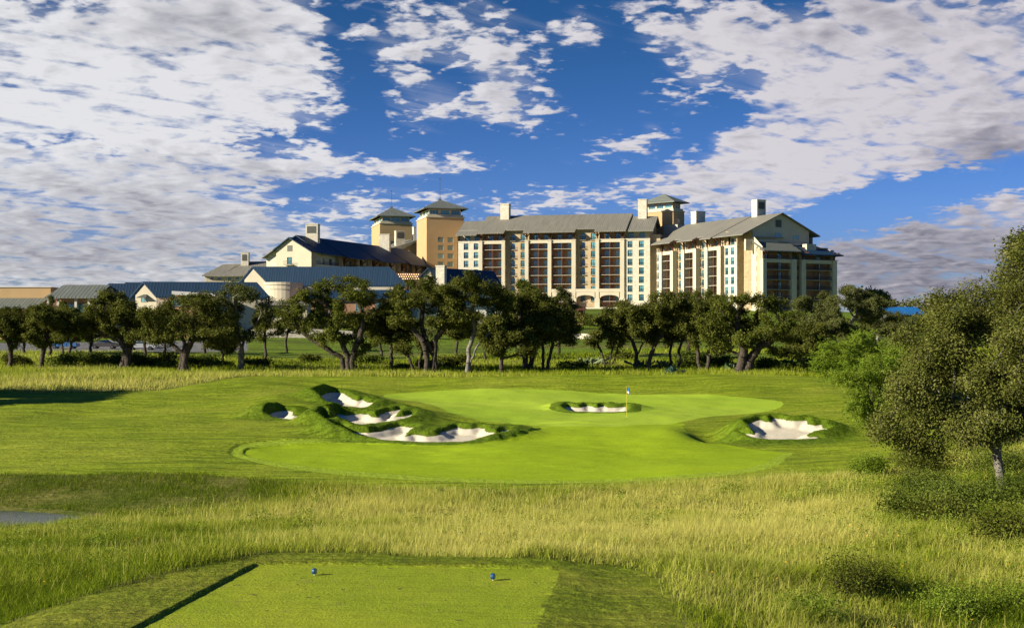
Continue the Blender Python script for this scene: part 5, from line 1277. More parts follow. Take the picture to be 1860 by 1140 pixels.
TREES = [
 # label, base px, Y, crown, top, bot, kwargs
 ('live oak at the far left edge with slim trunk leaning over shrubs', 17, 146, (-45, 52), 556, 628, dict(fork=625)),
 ('slim-trunked live oak second from the left edge', 73, 145, (38, 135), 553, 630, dict(fork=615, lean=10)),
 ('low spreading oak with forked dark stems behind the second oak', 119, 168, (92, 160), 562, 622, dict(stems=[[(112, 625), (104, 606)], [(130, 622), (142, 604)]], r_base=.18)),
 ('dark massive live oak with a long limb reaching left over the parking', 227, 146, (135, 288), 521, 636, dict(r_base=.42, lobes_px=[(205, 545, 30, 18, 1), (180, 560, 26, 16, -1), (232, 560, 28, 18, -1.5), (165, 590, 24, 16, 1), (148, 600, 18, 12, 0), (200, 585, 30, 18, 0), (240, 590, 26, 18, 1.5), (262, 575, 22, 16, 0), (195, 532, 22, 11, 0), (250, 608, 22, 12, -1), (276, 596, 14, 12, 1)], stems=[[(229, 640), (218, 618), (190, 606), (165, 598)], [(231, 640), (236, 615), (228, 590)]])),
 ('broad round live oak with forked trunk left of the pale-stemmed oak', 333, 141, (262, 430), 533, 640, dict(r_base=.36, nl=12, stems=[[(331, 645), (336, 622), (322, 600)], [(338, 642), (350, 618), (372, 600)], [(331, 640), (312, 622), (292, 612)]])),
 ('low dark scrub oak between the round oak and the pale-stemmed oak', 405, 160, (374, 436), 602, 640, dict(r_base=.15, nl=6)),
 ('sparse live oak with pale twin trunk and bare lower limbs', 438, 144, (382, 503), 508, 608, dict(barkmat='barkpale', leafmat='oakpale', r_base=.22, stems=[[(436, 630), (432, 600), (428, 570), (425, 540)], [(441, 630), (444, 605), (462, 590), (478, 570)]], lobes_px=[(428, 525, 34, 16, 1), (400, 545, 22, 18, 0), (455, 535, 28, 16, -1), (478, 555, 22, 20, 1), (420, 560, 24, 14, 1), (490, 580, 14, 12, 0), (398, 575, 16, 12, -1), (455, 612, 16, 10, -1), (412, 606, 14, 9, 0)], dens=.62)),
 ('very wide multi-stemmed live oak with limbs fanning from the ground', 636, 141, (500, 702), 497, 625, dict(r_base=.34, leafmat='oakgreen', dens=.95, lobes_px=[(560, 535, 34, 20, 1), (528, 560, 26, 22, -1), (600, 520, 34, 18, 0), (636, 508, 26, 12, 1), (650, 535, 36, 20, -1.5), (592, 555, 34, 18, 2), (682, 560, 24, 18, 0), (560, 585, 30, 14, -1), (620, 575, 30, 16, 0), (660, 592, 26, 14, 1), (602, 610, 28, 13, -1.5), (520, 588, 16, 10, 0), (640, 612, 24, 10, 1)], stems=[[(622, 650), (598, 636), (568, 618), (540, 596)], [(634, 650), (622, 622), (604, 590)], [(640, 650), (650, 622), (660, 590), (655, 560)], [(646, 648), (664, 630), (684, 622)]])),
 ('straight slender oak rising between the fanning oak and the crooked oak', 711, 146, (665, 758), 558, 628, dict(r_base=.2, fork=600, nl=8)),
 ('small thin oak with two close stems in front of the crooked oak', 754, 141, (716, 790), 606, 645, dict(r_base=.15, nl=6, n_stem=2, dens=.6)),
 ('crooked open live oak with V-shaped trunks under the white chimney', 785, 140, (692, 835), 503, 600, dict(r_base=.32, nl=12, dens=.85, stems=[[(776, 652), (770, 620), (748, 596), (735, 575)], [(789, 650), (792, 615), (812, 590), (835, 570)], [(790, 652), (775, 618), (765, 590), (768, 560)]])),
 ('tall grey-limbed oak in front of the left balconies of the central wing', 852, 139, (792, 930), 497, 600, dict(r_base=.26, barkmat='barkpale', nl=12, dens=.75, stems=[[(850, 660), (852, 632), (862, 600), (858, 560), (868, 535)], [(855, 660), (866, 630), (888, 605), (905, 590)]])),
 ('thin background oak right of the tall grey-limbed oak', 882, 170, (868, 925), 575, 625, dict(r_base=.15, nl=6)),
 ('dense dark scrub oak with short gnarled trunk beside the mown bank', 912, 139, (880, 976), 588, 655, dict(r_base=.24, nl=8, fork=640)),
 ('dark oak with two stout trunks left of the thin double oak', 955, 144, (902, 1012), 522, 632, dict(r_base=.34, nl=11, stems=[[(956, 635), (958, 605), (945, 580)], [(970, 640), (978, 612), (990, 590)]])),
 ('oak on two thin straight trunks right of the stout oak', 990, 143, (948, 1048), 556, 632, dict(r_base=.19, nl=8, stems=[[(987, 640), (984, 615)], [(1000, 640), (1006, 612)]])),
 ('yellow-green oak crown standing farther back before the central wing', 948, 176, (915, 988), 507, 600, dict(r_base=.24, leafmat='oakgreen', nl=8)),
 ('pale green oak crown farther back below the arcade', 1015, 182, (985, 1045), 522, 600, dict(r_base=.2, leafmat='oakpale', nl=7, dens=.8)),
 ('thin scrubby oak with three leaning stems left of the umbrella oaks', 1105, 156, (1060, 1142), 590, 636, dict(r_base=.15, nl=6, dens=.55, stems=[[(1092, 638), (1082, 615)], [(1112, 636), (1116, 612)], [(1120, 640), (1130, 610)]])),
 ('umbrella-shaped oak at the left of the right-hand grove', 1155, 146, (1090, 1192), 545, 620, dict(r_base=.22, nl=10, dens=.8, stems=[[(1156, 648), (1150, 620), (1132, 598)], [(1157, 645), (1168, 622)]])),
 ('oak with one trunk sweeping up right, second of the right-hand grove', 1177, 145, (1140, 1248), 530, 618, dict(r_base=.24, nl=10, dens=.85, stems=[[(1180, 650), (1188, 628), (1204, 605), (1214, 580)]])),
 ('slender leaning oak in the middle of the right-hand grove', 1216, 148, (1196, 1262), 560, 625, dict(r_base=.15, nl=6, dens=.7)),
 ('thin dark-stemmed oak just left of the agave', 1232, 147, (1215, 1285), 545, 618, dict(r_base=.16, nl=7, dens=.8)),
 ('twin-stemmed oak behind the agave, next to the great oak', 1278, 144, (1236, 1322), 548, 635, dict(r_base=.22, nl=9, n_stem=2)),
 ('big bushy oak crown farther back behind the right-hand grove', 1250, 172, (1190, 1330), 526, 620, dict(r_base=.3, leafmat='oakgreen', nl=11)),
 ('great spreading live oak with thick black double trunk on the mown crest', 1353, 138, (1262, 1462), 528, 650, dict(r_base=.5, leafmat='oakgreen', dens=1.1, lobes_px=[(1320, 560, 34, 20, 1), (1290, 585, 28, 20, -1), (1360, 545, 36, 16, 0), (1400, 550, 34, 18, 1), (1430, 580, 30, 20, -1), (1350, 585, 40, 20, 2), (1395, 600, 36, 18, -2), (1300, 612, 26, 14, 0), (1440, 612, 26, 14, 1), (1420, 640, 26, 10, 0), (1345, 615, 34, 14, -1), (1275, 600, 16, 14, 0), (1460, 645, 16, 8, 0)], stems=[[(1350, 655), (1350, 628), (1340, 600)], [(1362, 655), (1376, 632), (1400, 618)], [(1349, 650), (1328, 636), (1302, 646)]])),
 ('grey half-bare oak at the right foot of the hotel', 1545, 200, (1492, 1605), 518, 590, dict(r_base=.36, leafmat='oakpale', barkmat='barkpale', nl=11, dens=.62)),
 ('low olive oak crown below the balconied end of the right wing', 1500, 186, (1455, 1560), 565, 635, dict(r_base=.3, leafmat='oakpale', nl=9, dens=.9)),
 ('dark round oak between the great oak and the mesquites', 1465, 160, (1428, 1510), 585, 660, dict(r_base=.28, nl=8)),
 ('olive oak crown against the bottom right of the hotel', 1480, 230, (1440, 1520), 532, 590, dict(r_base=.3, leafmat='oakpale', nl=8)),
 ('brownish leafless-looking oak on the slope under the bright blue roof', 1595, 215, (1560, 1650), 560, 612, dict(r_base=.25, leafmat='oakpale', barkmat='barkpale', nl=8, dens=.5)),
 ('background oak behind the gap right of the dark massive oak', 300, 190, (262, 345), 556, 615, dict(r_base=.22, nl=7)),
 ('background oak left of the pale-stemmed oak', 372, 185, (345, 408), 562, 622, dict(r_base=.22, nl=7)),
 ('background oak showing between the fanning oak and the pale-stemmed oak', 520, 200, (492, 560), 560, 608, dict(r_base=.2, nl=6, dens=.7)),
 ('dark background oak behind the crooked oak', 830, 178, (800, 872), 560, 615, dict(r_base=.2, nl=7)),
 ('background oak left of the fanning oak trunk behind the stone wall', 560, 330, (530, 600), 560, 590, dict(r_base=.2, nl=6)),
 ('small bright young tree in front of the grey corrugated roof', 112, 215, (96, 128), 546, 592, dict(r_base=.12, nl=5, leafmat='oakgreen', dens=.6)),
 ('hazy pale young tree left of the grey corrugated roof', 88, 235, (74, 102), 536, 590, dict(r_base=.12, nl=5, leafmat='oakpale', dens=.45)),
 ('background oak left of the pond-side thicket, behind the third oak', 90, 182, (60, 135), 566, 620, dict(r_base=.2, nl=7)),
 ('background oak between the massive oak and the round oak', 262, 176, (235, 300), 560, 622, dict(r_base=.2, nl=7, dens=.8)),
 ('background oak at the right of the pale-stemmed oak', 480, 172, (458, 515), 558, 618, dict(r_base=.2, nl=7, dens=.8)),
 ('background oak just right of the fanning oak', 690, 172, (662, 722), 552, 612, dict(r_base=.2, nl=7, dens=.8)),
 ('background oak behind the far left trunks', 45, 190, (5, 92), 565, 622, dict(r_base=.2, nl=7)),
 ('background oak under the grey corrugated roof', 165, 195, (128, 200), 560, 618, dict(r_base=.2, nl=7)),
]
for i, (lab, bp, Y, cr, tp, bt, kw) in enumerate(TREES):
    px_tree(lab, bp, Y, cr, tp, bt, 11 + i * 7, **kw)

# oaks just outside the left edge of the photo: they throw the long shade on the bank
for i, (x, y, h, lab) in enumerate([(-54, 97, 8.0, 'tall oak beyond the left edge casting shade over the bank'), (-58, 103, 11.0, 'farther oak beyond the left edge shading the bank'), (-53.5, 104, 8.0, 'smaller oak beyond the left edge near the straw grass')]):
    k = y / F
    bz = H(x, y)
    L = [(np.array([x + random.Random(i * 9 + j).uniform(-3.6, 3.6), y + random.Random(i * 7 + j).uniform(-2, 2), bz + h * random.Random(j + i).uniform(.55, .85)]), np.array([2.2, 2.2, 1.5])) for j in range(11)]
    make_tree('live_oak', lab, (x, y, bz - .1), [[(x, y, bz - .1), (x + .3, y, bz + h * .25), (x, y + .4, bz + h * .45)]], L, 500 + i, .3, n_leaf=16000, leaf=.17)

# foreground oak at the right
def near_oak():
    Y = 51.0; k = Y / F; X = lambda px: (px - CX) * k; Z = lambda py: CAMZ + (CY - py) * k
    bx = X(1823); bz = H(bx, Y)
    LP = [(1700, 640, 60, 40, 0), (1640, 700, 45, 38, -1), (1760, 600, 60, 45, 1), (1800, 680, 70, 50, -1), (1690, 745, 60, 38, 0), (1625, 775, 38, 30, .5), (1760, 770, 70, 35, -1.2), (1840, 760, 60, 40, 1.5),
          (1850, 560, 55, 50, 0), (1790, 540, 40, 34, 1), (1720, 575, 32, 26, -.5), (1860, 480, 34, 40, .5), (1690, 810, 55, 20, .5), (1600, 790, 26, 14, 0), (1900, 650, 70, 60, 0), (1920, 760, 60, 45, 1), (1930, 540, 60, 60, -1),
          (1980, 620, 70, 60, 1), (1660, 610, 28, 22, 1), (1880, 440, 28, 24, 0), (1740, 690, 50, 40, 2.2), (1830, 610, 60, 50, -2.2), (1745, 500+50, 30, 26, 2), (2010, 740, 60, 50, 0)]
    L = [(np.array([X(a), Y + d, Z(b)]), np.array([rx * k, rx * k * 1.1, rz * k])) for a, b, rx, rz, d in LP]
    S = [[(bx, Y, bz - .15), (X(1816), Y, Z(858)), (X(1812), Y + .1, Z(822)), (X(1818), Y, Z(780)), (X(1822), Y + .2, Z(700))],
         [(X(1812), Y + .1, Z(822)), (X(1780), Y - .4, Z(792)), (X(1735), Y - .5, Z(770)), (X(1700), Y - .3, Z(740))], [(X(1818), Y, Z(790)), (X(1850), Y + .5, Z(770)), (X(1890), Y + .8, Z(730))]]
    make_tree('live_oak', 'large foreground live oak with leaning slim trunk filling the right edge', (bx, Y, bz - .15), S, L, 77, .17, 'nearoak', 'barkpale', 3000, 190000, .050, .24, .22, .32, r_tip=.007, group=None, k=6)
near_oak()
def near_oak2():
    Y = 64.0; k = Y / F; X = lambda px: (px - CX) * k; Z = lambda py: CAMZ + (CY - py) * k; bx = X(1905); bz = H(bx, Y)
    LP = [(1850, 470, 32, 26, 0), (1880, 440, 40, 26, 1), (1900, 520, 60, 40, 0), (1845, 540, 34, 30, -1), (1940, 470, 50, 40, 0), (1870, 600, 50, 40, 1), (1822, 500, 20, 16, .6)]
    L = [(np.array([X(a), Y + d, Z(b)]), np.array([rx * k, rx * k, rz * k])) for a, b, rx, rz, d in LP]
    make_tree('live_oak', 'tall oak crown poking above the foreground oak at the right edge', (bx, Y, bz - .1), [[(bx, Y, bz - .1), (bx + .3, Y, Z(760)), (bx - .4, Y, Z(620))]], L, 78, .22, 'nearoak', 'barkpale', 700, 26000, .085, .32, .32, .5, r_tip=.01, group=None)
near_oak2()

# mesquites
def mesquite(label, bpx, Y, lobes, seed, nleaf, stems, rb=.12, leaf=.10):
    k = Y / F; X = lambda px: (px - CX) * k; Z = lambda py: CAMZ + (CY - py) * k; bx = X(bpx); bz = H(bx, Y)
    L = [(np.array([X(a), Y + d, Z(b)]), np.array([rx * k, rx * k, rz * k])) for a, b, rx, rz, d in lobes]
    S = [[(bx + i * .1, Y, bz - .1)] + [(X(a), Y + .2 * j, Z(b)) for j, (a, b) in enumerate(st)] for i, st in enumerate(stems)]
    rng = np.random.default_rng(seed)
    P, par, rr, ch, acc = grow(L, S, rng, 520, .3, .5, .3); rad = .012 + (rr - 1) / (rr[par < 0].max() - 1) * rb
    B = np.array([bx, Y, bz]); root = bpy.data.objects.new('mesquite_tree', None); col.objects.link(root); root.location = tuple(B); tagp(root, label, 'tree', 'mesquites right of the green')
    add_obj('trunk', tube_mesh('mesquite_trunk', P - B, par, rad, M['bark'], 5), root)
    # feathery upswept sprays of narrow leaves
    tips = np.where(acc <= 6)[0]; ns = nleaf // 14; pick = tips[rng.integers(0, len(tips), ns)]
    d = P[pick] - np.mean([l[0] for l in L], axis=0); d /= np.linalg.norm(d, axis=1)[:, None]; d = d * .8 + rng.normal(0, .45, d.shape) + np.array([0, 0, .45]); d /= np.linalg.norm(d, axis=1)[:, None]
    st = P[pick] + rng.normal(0, .22, (ns, 3)); t = np.linspace(0, 1, 14); ln = rng.uniform(.45, .95, ns)
    cen = (st[:, None] + d[:, None] * (ln[:, None] * t)[..., None] + rng.normal(0, .05, (ns, 14, 3)) - np.array([0, 0, .25]) * (t ** 2)[None, :, None]).reshape(-1, 3)
    tn = np.repeat(rng.uniform(0, 1, ns), 14)
    add_obj('crown', leaves_mesh('mesquite_crown', cen - B, np.full(len(cen), leaf), rng, M['mesquite'], tint=tn, aspect=.3, up=.5), root)
mesquite('broad feathery bright green mesquite behind the right-hand bunker', 1585, 104, [(1530, 645, 42, 26, 0), (1575, 630, 40, 26, 1), (1620, 645, 40, 28, -1), (1500, 662, 26, 22, 0), (1560, 665, 40, 18, -1), (1640, 680, 40, 30, 0)], 301, 30000, [[(1580, 680), (1560, 660)], [(1590, 678), (1610, 655)]], leaf=.10)
mesquite('smaller open mesquite with drooping sprays right of the bunker', 1590, 82, [(1560, 700, 34, 28, 0), (1600, 675, 36, 26, 1), (1545, 735, 26, 20, -1), (1610, 720, 34, 28, 0), (1585, 750, 30, 16, 0), (1530, 690, 20, 16, 0), (1640, 700, 36, 40, 1), (1620, 765, 30, 20, -.5)], 302, 26000, [[(1588, 745), (1575, 712)], [(1594, 745), (1612, 705)]], leaf=.085)

# ---------------------------------------------------- shrubs
def shrub(label, px, py, Y, w, h, seed, mat='shrub', n=1800, leaf=.1, name='shrub', cat='shrub', group='shrubs along the tree line', wild=.35, loc=None):
    rng = np.random.default_rng(seed)
    if loc is None: bx = (px - CX) / F * Y
    else: bx, Y = loc
    bz = H(bx, Y); nl = 6
    C = np.stack([rng.uniform(-w * .32, w * .32, nl), rng.uniform(-w * .25, w * .25, nl), rng.uniform(.25, .72, nl) * h], 1)
    stems = [[(0, 0, -.1), tuple(c * .9)] for c in C]
    i = rng.integers(0, nl, n); d = rng.normal(size=(n, 3)); d /= np.linalg.norm(d, axis=1)[:, None]; cen = C[i] + d * (rng.uniform(0, 1, n) ** .45)[:, None] * np.array([w * .28, w * .26, h * .34]); cen += rng.normal(0, .06 + wild * .15, cen.shape); cen[:, 2] = np.maximum(cen[:, 2], .03)
    root = bpy.data.objects.new(name, None); col.objects.link(root); root.location = (bx, Y, bz); tagp(root, label, cat, group)
    pos = []; par = []
    for st in stems:
        a, b = np.array(st[0]), np.array(st[1]); pr = -1
        for q in np.linspace(0, 1, 5): pos.append(a + (b - a) * q + rng.normal(0, .04, 3)); par.append(pr); pr = len(pos) - 1
    add_obj('stems', tube_mesh('shrub_stems', np.array(pos), np.array(par), np.full(len(pos), .02 + .012 * h), M['bark'], 4), root)
    add_obj('foliage', leaves_mesh('shrub_foliage', cen, np.full(n, leaf), rng, M[mat], tint=rng.uniform(0, 1, nl)[i]), root)
    return root
SH = [(35, 630, 150, 3.2, 1.6, 'oak', 'dark twiggy bush between the two leftmost trunks'), (110, 640, 152, 4.2, 1.5, 'shrub', 'green thicket right of the second oak'), (160, 640, 154, 5, 1.7, 'shrub', 'long green thicket left of the massive oak'),
      (200, 645, 151, 4.2, 1.6, 'shrub', 'bush touching the left of the massive oak trunk'), (255, 648, 150, 4, 1.7, 'shrub', 'bush right of the massive oak trunk'), (290, 650, 152, 4.4, 2, 'oakgreen', 'taller fresh green bush before the parking'),
      (365, 655, 153, 4.5, 1.5, 'shrub', 'bush right of the round oak trunk'), (400, 655, 151, 4, 1.2, 'shrub', 'low bush at the foot of the scrub oak'), (463, 655, 152, 4, 1.2, 'shrub', 'low bush right of the pale trunks'),
      (300, 655, 148, 2.4, 1.0, 'oakgreen', 'small bush left of the round oak trunk'), (775, 668, 146, 2.4, 1.1, 'shrub', 'small bush among the crooked oak stems'), (730, 660, 144, 2.6, .9, 'shrub', 'low bush right of the slender oak'),
      (820, 655, 152, 3.8, 1.8, 'oakgreen', 'rounded bush between crooked oak and grey-limbed oak'), (1040, 665, 150, 3.4, 1.0, 'shrub', 'low bush in the gap left of the right-hand grove'), (1130, 640, 170, 4.2, 1.7, 'oakgreen', 'green bush behind the three-stemmed oak'),
      (1255, 650, 156, 4.4, 1.9, 'shrub', 'bush behind the agave'), (1300, 660, 152, 4, 1.6, 'shrub', 'bush left of the great oak trunk'), (1400, 668, 148, 4.2, 1.5, 'shrub', 'shaded bush right of the great oak trunk'),
      (1440, 672, 146, 4.6, 1.4, 'shrub', 'bush under the right limbs of the great oak'), (1480, 665, 140, 4, 2.2, 'shrub', 'tall bush between great oak and mesquite'), (560, 650, 165, 3.2, 1.1, 'oakgreen', 'bush in the open grass left of the fanning oak'), (670, 655, 160, 3.6, 1.2, 'shrub', 'bush right of the fanning oak stems')]
for i, (px, py, Y, w, h, mt, lab) in enumerate(SH): shrub(lab, px, py, Y, w, h, 900 + i, mt, 2200, .12)
NS = [(1700, 905, 47, 3.4, 1.0, 'shrub', 'low dark shrub left of the foreground oak trunk'), (1662, 948, 42, 2.0, 1.0, 'shrub', 'leafy shrub standing in the straw grass below the foreground oak'), (1760, 925, 45, 3.0, 1.0, 'shrub', 'dense shrub before the foreground oak trunk'),
      (1850, 915, 44, 3.2, 1.1, 'shrub', 'shrub at the right edge beside the oak trunk'), (1840, 985, 36, 2.4, 1.0, 'oakgreen', 'shrub at the right edge in the near grass'), (1720, 958, 39, 2.4, .8, 'oakgreen', 'low shrub over the dark hollow'), (1800, 860, 56, 3.6, 1.2, 'shrub', 'shrub behind the foreground oak trunk'), (1680, 860, 58, 3.4, 1.1, 'oakgreen', 'pale shrub at the mown edge right'),
      (1580, 868, 60, 1.6, .9, 'mesquite', 'small round shrub beside the mown edge'), (1530, 1092, 30.0, .9, .80, 'oakgreen', 'upright weedy bush with pale stems in the near right grass'), (1588, 1086, 30.5, .75, .68, 'oakgreen', 'smaller weedy bush beside the upright one'),
      (1745, 1120, 25.5, 1.5, .45, 'mesquite', 'low leafy bush near the bottom right'), (1850, 1112, 26, 1.4, .5, 'mesquite', 'leafy bush at the bottom right corner'), (1460, 1128, 24.6, 1.0, .35, 'mesquite', 'low clump right of the tee in the bottom grass')]
for i, (px, py, Y, w, h, mt, lab) in enumerate(NS):
    lc = hit(px, py, 18, 70); Y = lc[1]
    shrub(lab, px, py, Y, w, h, 950 + i, mt, 6500 if Y > 32 else 4000, (.042 if Y > 32 else .022), loc=lc, group='shrubs in the foreground grass', wild=.75)

# agave and prickly pears
def agave():
    Y = 136.0; bx = (1222 - CX) / F * Y; rng = np.random.default_rng(5); mb = MB(); n = 46; V = []; Fc = []
    for i in range(n):
        a = i * 2.399; el = R(15 + 68 * (i / n)); L = 1.35 * rng.uniform(.85, 1.1); d = Vector((math.cos(a) * math.cos(el), math.sin(a) * math.cos(el), math.sin(el))); s = Vector((-math.sin(a), math.cos(a), 0)); b0 = len(V)
        for q, w in ((0, .09), (.45, .15), (.8, .08)):
            c = d * L * q - Vector((0, 0, .25 * q * q)); V += [tuple(c + s * w), tuple(c - Vector((0, 0, w * .6))), tuple(c - s * w)]
        V.append(tuple(d * L - Vector((0, 0, .28))))
        for k in (0, 3): Fc += [[b0 + k, b0 + k + 1, b0 + k + 4, b0 + k + 3], [b0 + k + 1, b0 + k + 2, b0 + k + 5, b0 + k + 4]]
        Fc += [[b0 + 6, b0 + 7, b0 + 9], [b0 + 7, b0 + 8, b0 + 9]]
    me = bpy.data.meshes.new('agave'); me.from_pydata(V, [], Fc); me.materials.append(M['agave']); at = me.attributes.new('tint', 'FLOAT', 'POINT'); at.data.foreach_set('value', rng.uniform(0, 1, len(V)).astype(np.float32))
    for j, (px, lab, sc) in enumerate([(1222, 'large blue-green agave rosette at the edge of the mown bank', 1.15), (1243, 'smaller agave just right of the large agave', .75)]):
        x = (px - CX) / F * Y; o = add_obj('agave', me); o.location = (x, Y + j * .8, H(x, Y + j * .8)); o.scale = (sc, sc, sc); o.rotation_euler.z = j; tagp(o, lab, 'agave', 'agaves')
agave()
def prickly():
    rng = np.random.default_rng(8)
    spots = [(1170, 150, 'prickly pear clump with pale pads in the middle of the right-hand grove'), (1205, 149, 'prickly pear clump left of the agave'), (1065, 158, 'prickly pear clump in the open grass left of the grove'), (1085, 160, 'prickly pear clump by the three-stemmed oak'), (1335, 146, 'prickly pear clump at the great oak trunk'), (1425, 150, 'prickly pear clump under the great oak limbs'), (1460, 150, 'prickly pear clump near the tall bush'), (800, 152, 'prickly pear clump right of the crooked oak')]
    me = None
    for j, (px, Y, lab) in enumerate(spots):
        if j % 4 == 0:
            V = []; Fc = []
            for i in range(46):
                c = Vector((rng.normal(0, .7), rng.normal(0, .5), rng.uniform(.15, .95))); a = rng.uniform(0, 3.14); t_ = Vector((math.cos(a), math.sin(a), 0)); u = Vector((0, 0, 1)) + Vector((rng.normal(0, .3), rng.normal(0, .3), 0)); u.normalize(); nn = t_.cross(u) * .025; b0 = len(V); k = 8
                for sgn in (1, -1):
                    for q in range(k): an = 2 * math.pi * q / k; V.append(tuple(c + t_ * math.cos(an) * .12 + u * math.sin(an) * .17 + nn * sgn))
                Fc.append([b0 + q for q in range(k)]); Fc.append([b0 + k + q for q in reversed(range(k))])
                for q in range(k): Fc.append([b0 + q, b0 + k + q, b0 + k + (q + 1) % k, b0 + (q + 1) % k])
                Fc[-1:] = [Fc[-1]]
                g = len(V); V += [(0, 0, -.05), (.05, 0, -.05), (0, .05, -.05)] ; Fc += [[b0, b0 + 4, g], [b0 + k, b0 + k + 4, g + 1], [b0 + 2, b0 + 6, g + 2]]
            me = bpy.data.meshes.new('prickly_pear'); me.from_pydata(V, [], Fc); me.materials.append(M['cactus']); at = me.attributes.new('tint', 'FLOAT', 'POINT'); at.data.foreach_set('value', np.repeat(rng.uniform(0, 1, len(V) // 19), 19).astype(np.float32))
        x = (px - CX) / F * Y; o = add_obj('prickly_pear', me); o.location = (x, Y, H(x, Y)); o.rotation_euler.z = j * 1.3; tagp(o, lab, 'cactus', 'prickly pears in the native grass')
prickly()

# distant tree belt
def belt(name, pts, h, n, leaf, seed, mat='oak', dz=0):
    rng = np.random.default_rng(seed); C = []
    for a, b in zip(pts, pts[1:]):
        L = math.dist(a, b); m = int(L / (h * .55)) + 1
        for i in range(m):
            q = (i + rng.uniform()) / m; x = a[0] + (b[0] - a[0]) * q; y = a[1] + (b[1] - a[1]) * q + rng.uniform(-8, 8); C.append((x, y, float(base_h([x], [y])[0]) + h * rng.uniform(.35, .62), h * rng.uniform(.45, .8), h * rng.uniform(.3, .5)))
    C = np.array(C); i = rng.integers(0, len(C), n); d = rng.normal(size=(n, 3)); d /= np.linalg.norm(d, axis=1)[:, None]; r = rng.uniform(.2, 1, n) ** .5
    cen = C[i][:, :3] + d * r[:, None] * np.stack([C[i][:, 3], C[i][:, 3], C[i][:, 4]], 1); me = leaves_mesh(name, cen, np.full(n, leaf), rng, M[mat], tint=rng.uniform(0, 1, len(C))[i])
    o = add_obj(name, me); o['kind'] = 'stuff'; return o
belt('distant_woods', [(118, 430), (150, 560), (280, 520)], 9, 26000, .55, 61)
belt('distant_woods', [(-300, 420), (-210, 480), (-120, 560)], 7, 16000, .55, 62)
belt('hillside_scrub', [(88, 292), (104, 300), (130, 330), (160, 360)], 4.5, 16000, .32, 63, 'oakpale')
belt('hillside_scrub', [(60, 260), (74, 262), (90, 275)], 3.2, 14000, .26, 64, 'oak')
belt('hillside_scrub', [(-60, 300), (-20, 318), (20, 322), (55, 340)], 4.0, 24000, .26, 65, 'oak')
belt('hillside_scrub', [(-120, 270), (-85, 268), (-55, 272)], 3.4, 16000, .22, 66, 'oak')
belt('hillside_scrub', [(18, 250), (40, 245), (62, 240)], 3.6, 16000, .22, 67, 'oakpale')
belt('hillside_scrub', [(-30, 262), (-8, 268), (10, 262)], 3.0, 10000, .20, 68, 'oakpale')
# ------------------------------------------------------------------ grass blades
def blades(name, x, y, hgt, wid, tint, rng, mat, lean=.35, seg2=True, label=None, z=None, dirbias=(.35, -.1)):
    n = len(x); z = height(x, y) if z is None else z; a = rng.uniform(0, math.pi, n); s = np.stack([np.cos(a), np.sin(a), np.zeros(n)], 1) * wid[:, None] * .5
    ld = rng.normal(size=(n, 2)) * lean + np.array(dirbias) * lean; B = np.stack([x, y, z - .03], 1)
    tip = B + np.stack([ld[:, 0] * hgt, ld[:, 1] * hgt, hgt * (1 - .15 * (ld ** 2).sum(1))], 1)
    if seg2:
        mid = B + np.stack([ld[:, 0] * hgt * .28, ld[:, 1] * hgt * .28, hgt * .58], 1)
        V = np.stack([B - s, B + s, mid + s * .8, mid - s * .8, tip], 1).reshape(-1, 3); b = (np.arange(n) * 5)[:, None]
        fl = np.concatenate([b + np.array([[0, 1, 2, 3]]), b + np.array([[3, 2, 4]])], 1).ravel(); sz = np.tile([4, 3], n)
        tn = np.repeat(tint, 5)
    else:
        V = np.stack([B - s, B + s, tip], 1).reshape(-1, 3); fl = np.arange(3 * n); sz = np.full(n, 3); tn = np.repeat(tint, 3)
    me = foreach_mesh(name, V, fl, sz, mat, {'tint': np.clip(tn, 0, 1)}, smooth=False); o = add_obj(name, me); o['kind'] = 'stuff'
    return o
def scatter(rng, n, s0, s1, y0, y1):
    y = np.sqrt(rng.uniform(y0 ** 2, y1 ** 2, n)); return rng.uniform(s0, s1, n) * y, y
def native_tint(x, y):
    """0 = green, 1 = straw"""
    v = fbm(x, y, 6.0, 4, 71) * 1.7 - .52 + (fbm(x, y, 1.6, 3, 72) - .5) * .7
    s = x / y
    v = v + .30 * sstep(-.22, .0, s) * sstep(26, 34, y) - .25 * sstep(.22, .34, s) * sstep(60, 45, y) - .30 * sstep(-.12, -.25, s) - .12 * sstep(29, 23, y) - .25 * sstep(.05, -.2, s) * sstep(57, 60, y)
    v = v + .35 * np.exp(-((s - .20) / .05) ** 2 - ((y - 50) / 4) ** 2) + .3 * np.exp(-((s + .02) / .16) ** 2 - ((y - 28.2) / 2.2) ** 2)
    v = v * .8 + .20
    v = v - .42 * sstep(-.08, -.20, s) * sstep(58.5, 60.5, y) - .35 * sstep(.24, .33, s) * sstep(36, 40, y) * sstep(62, 56, y)
    return np.clip(v, 0, 1)
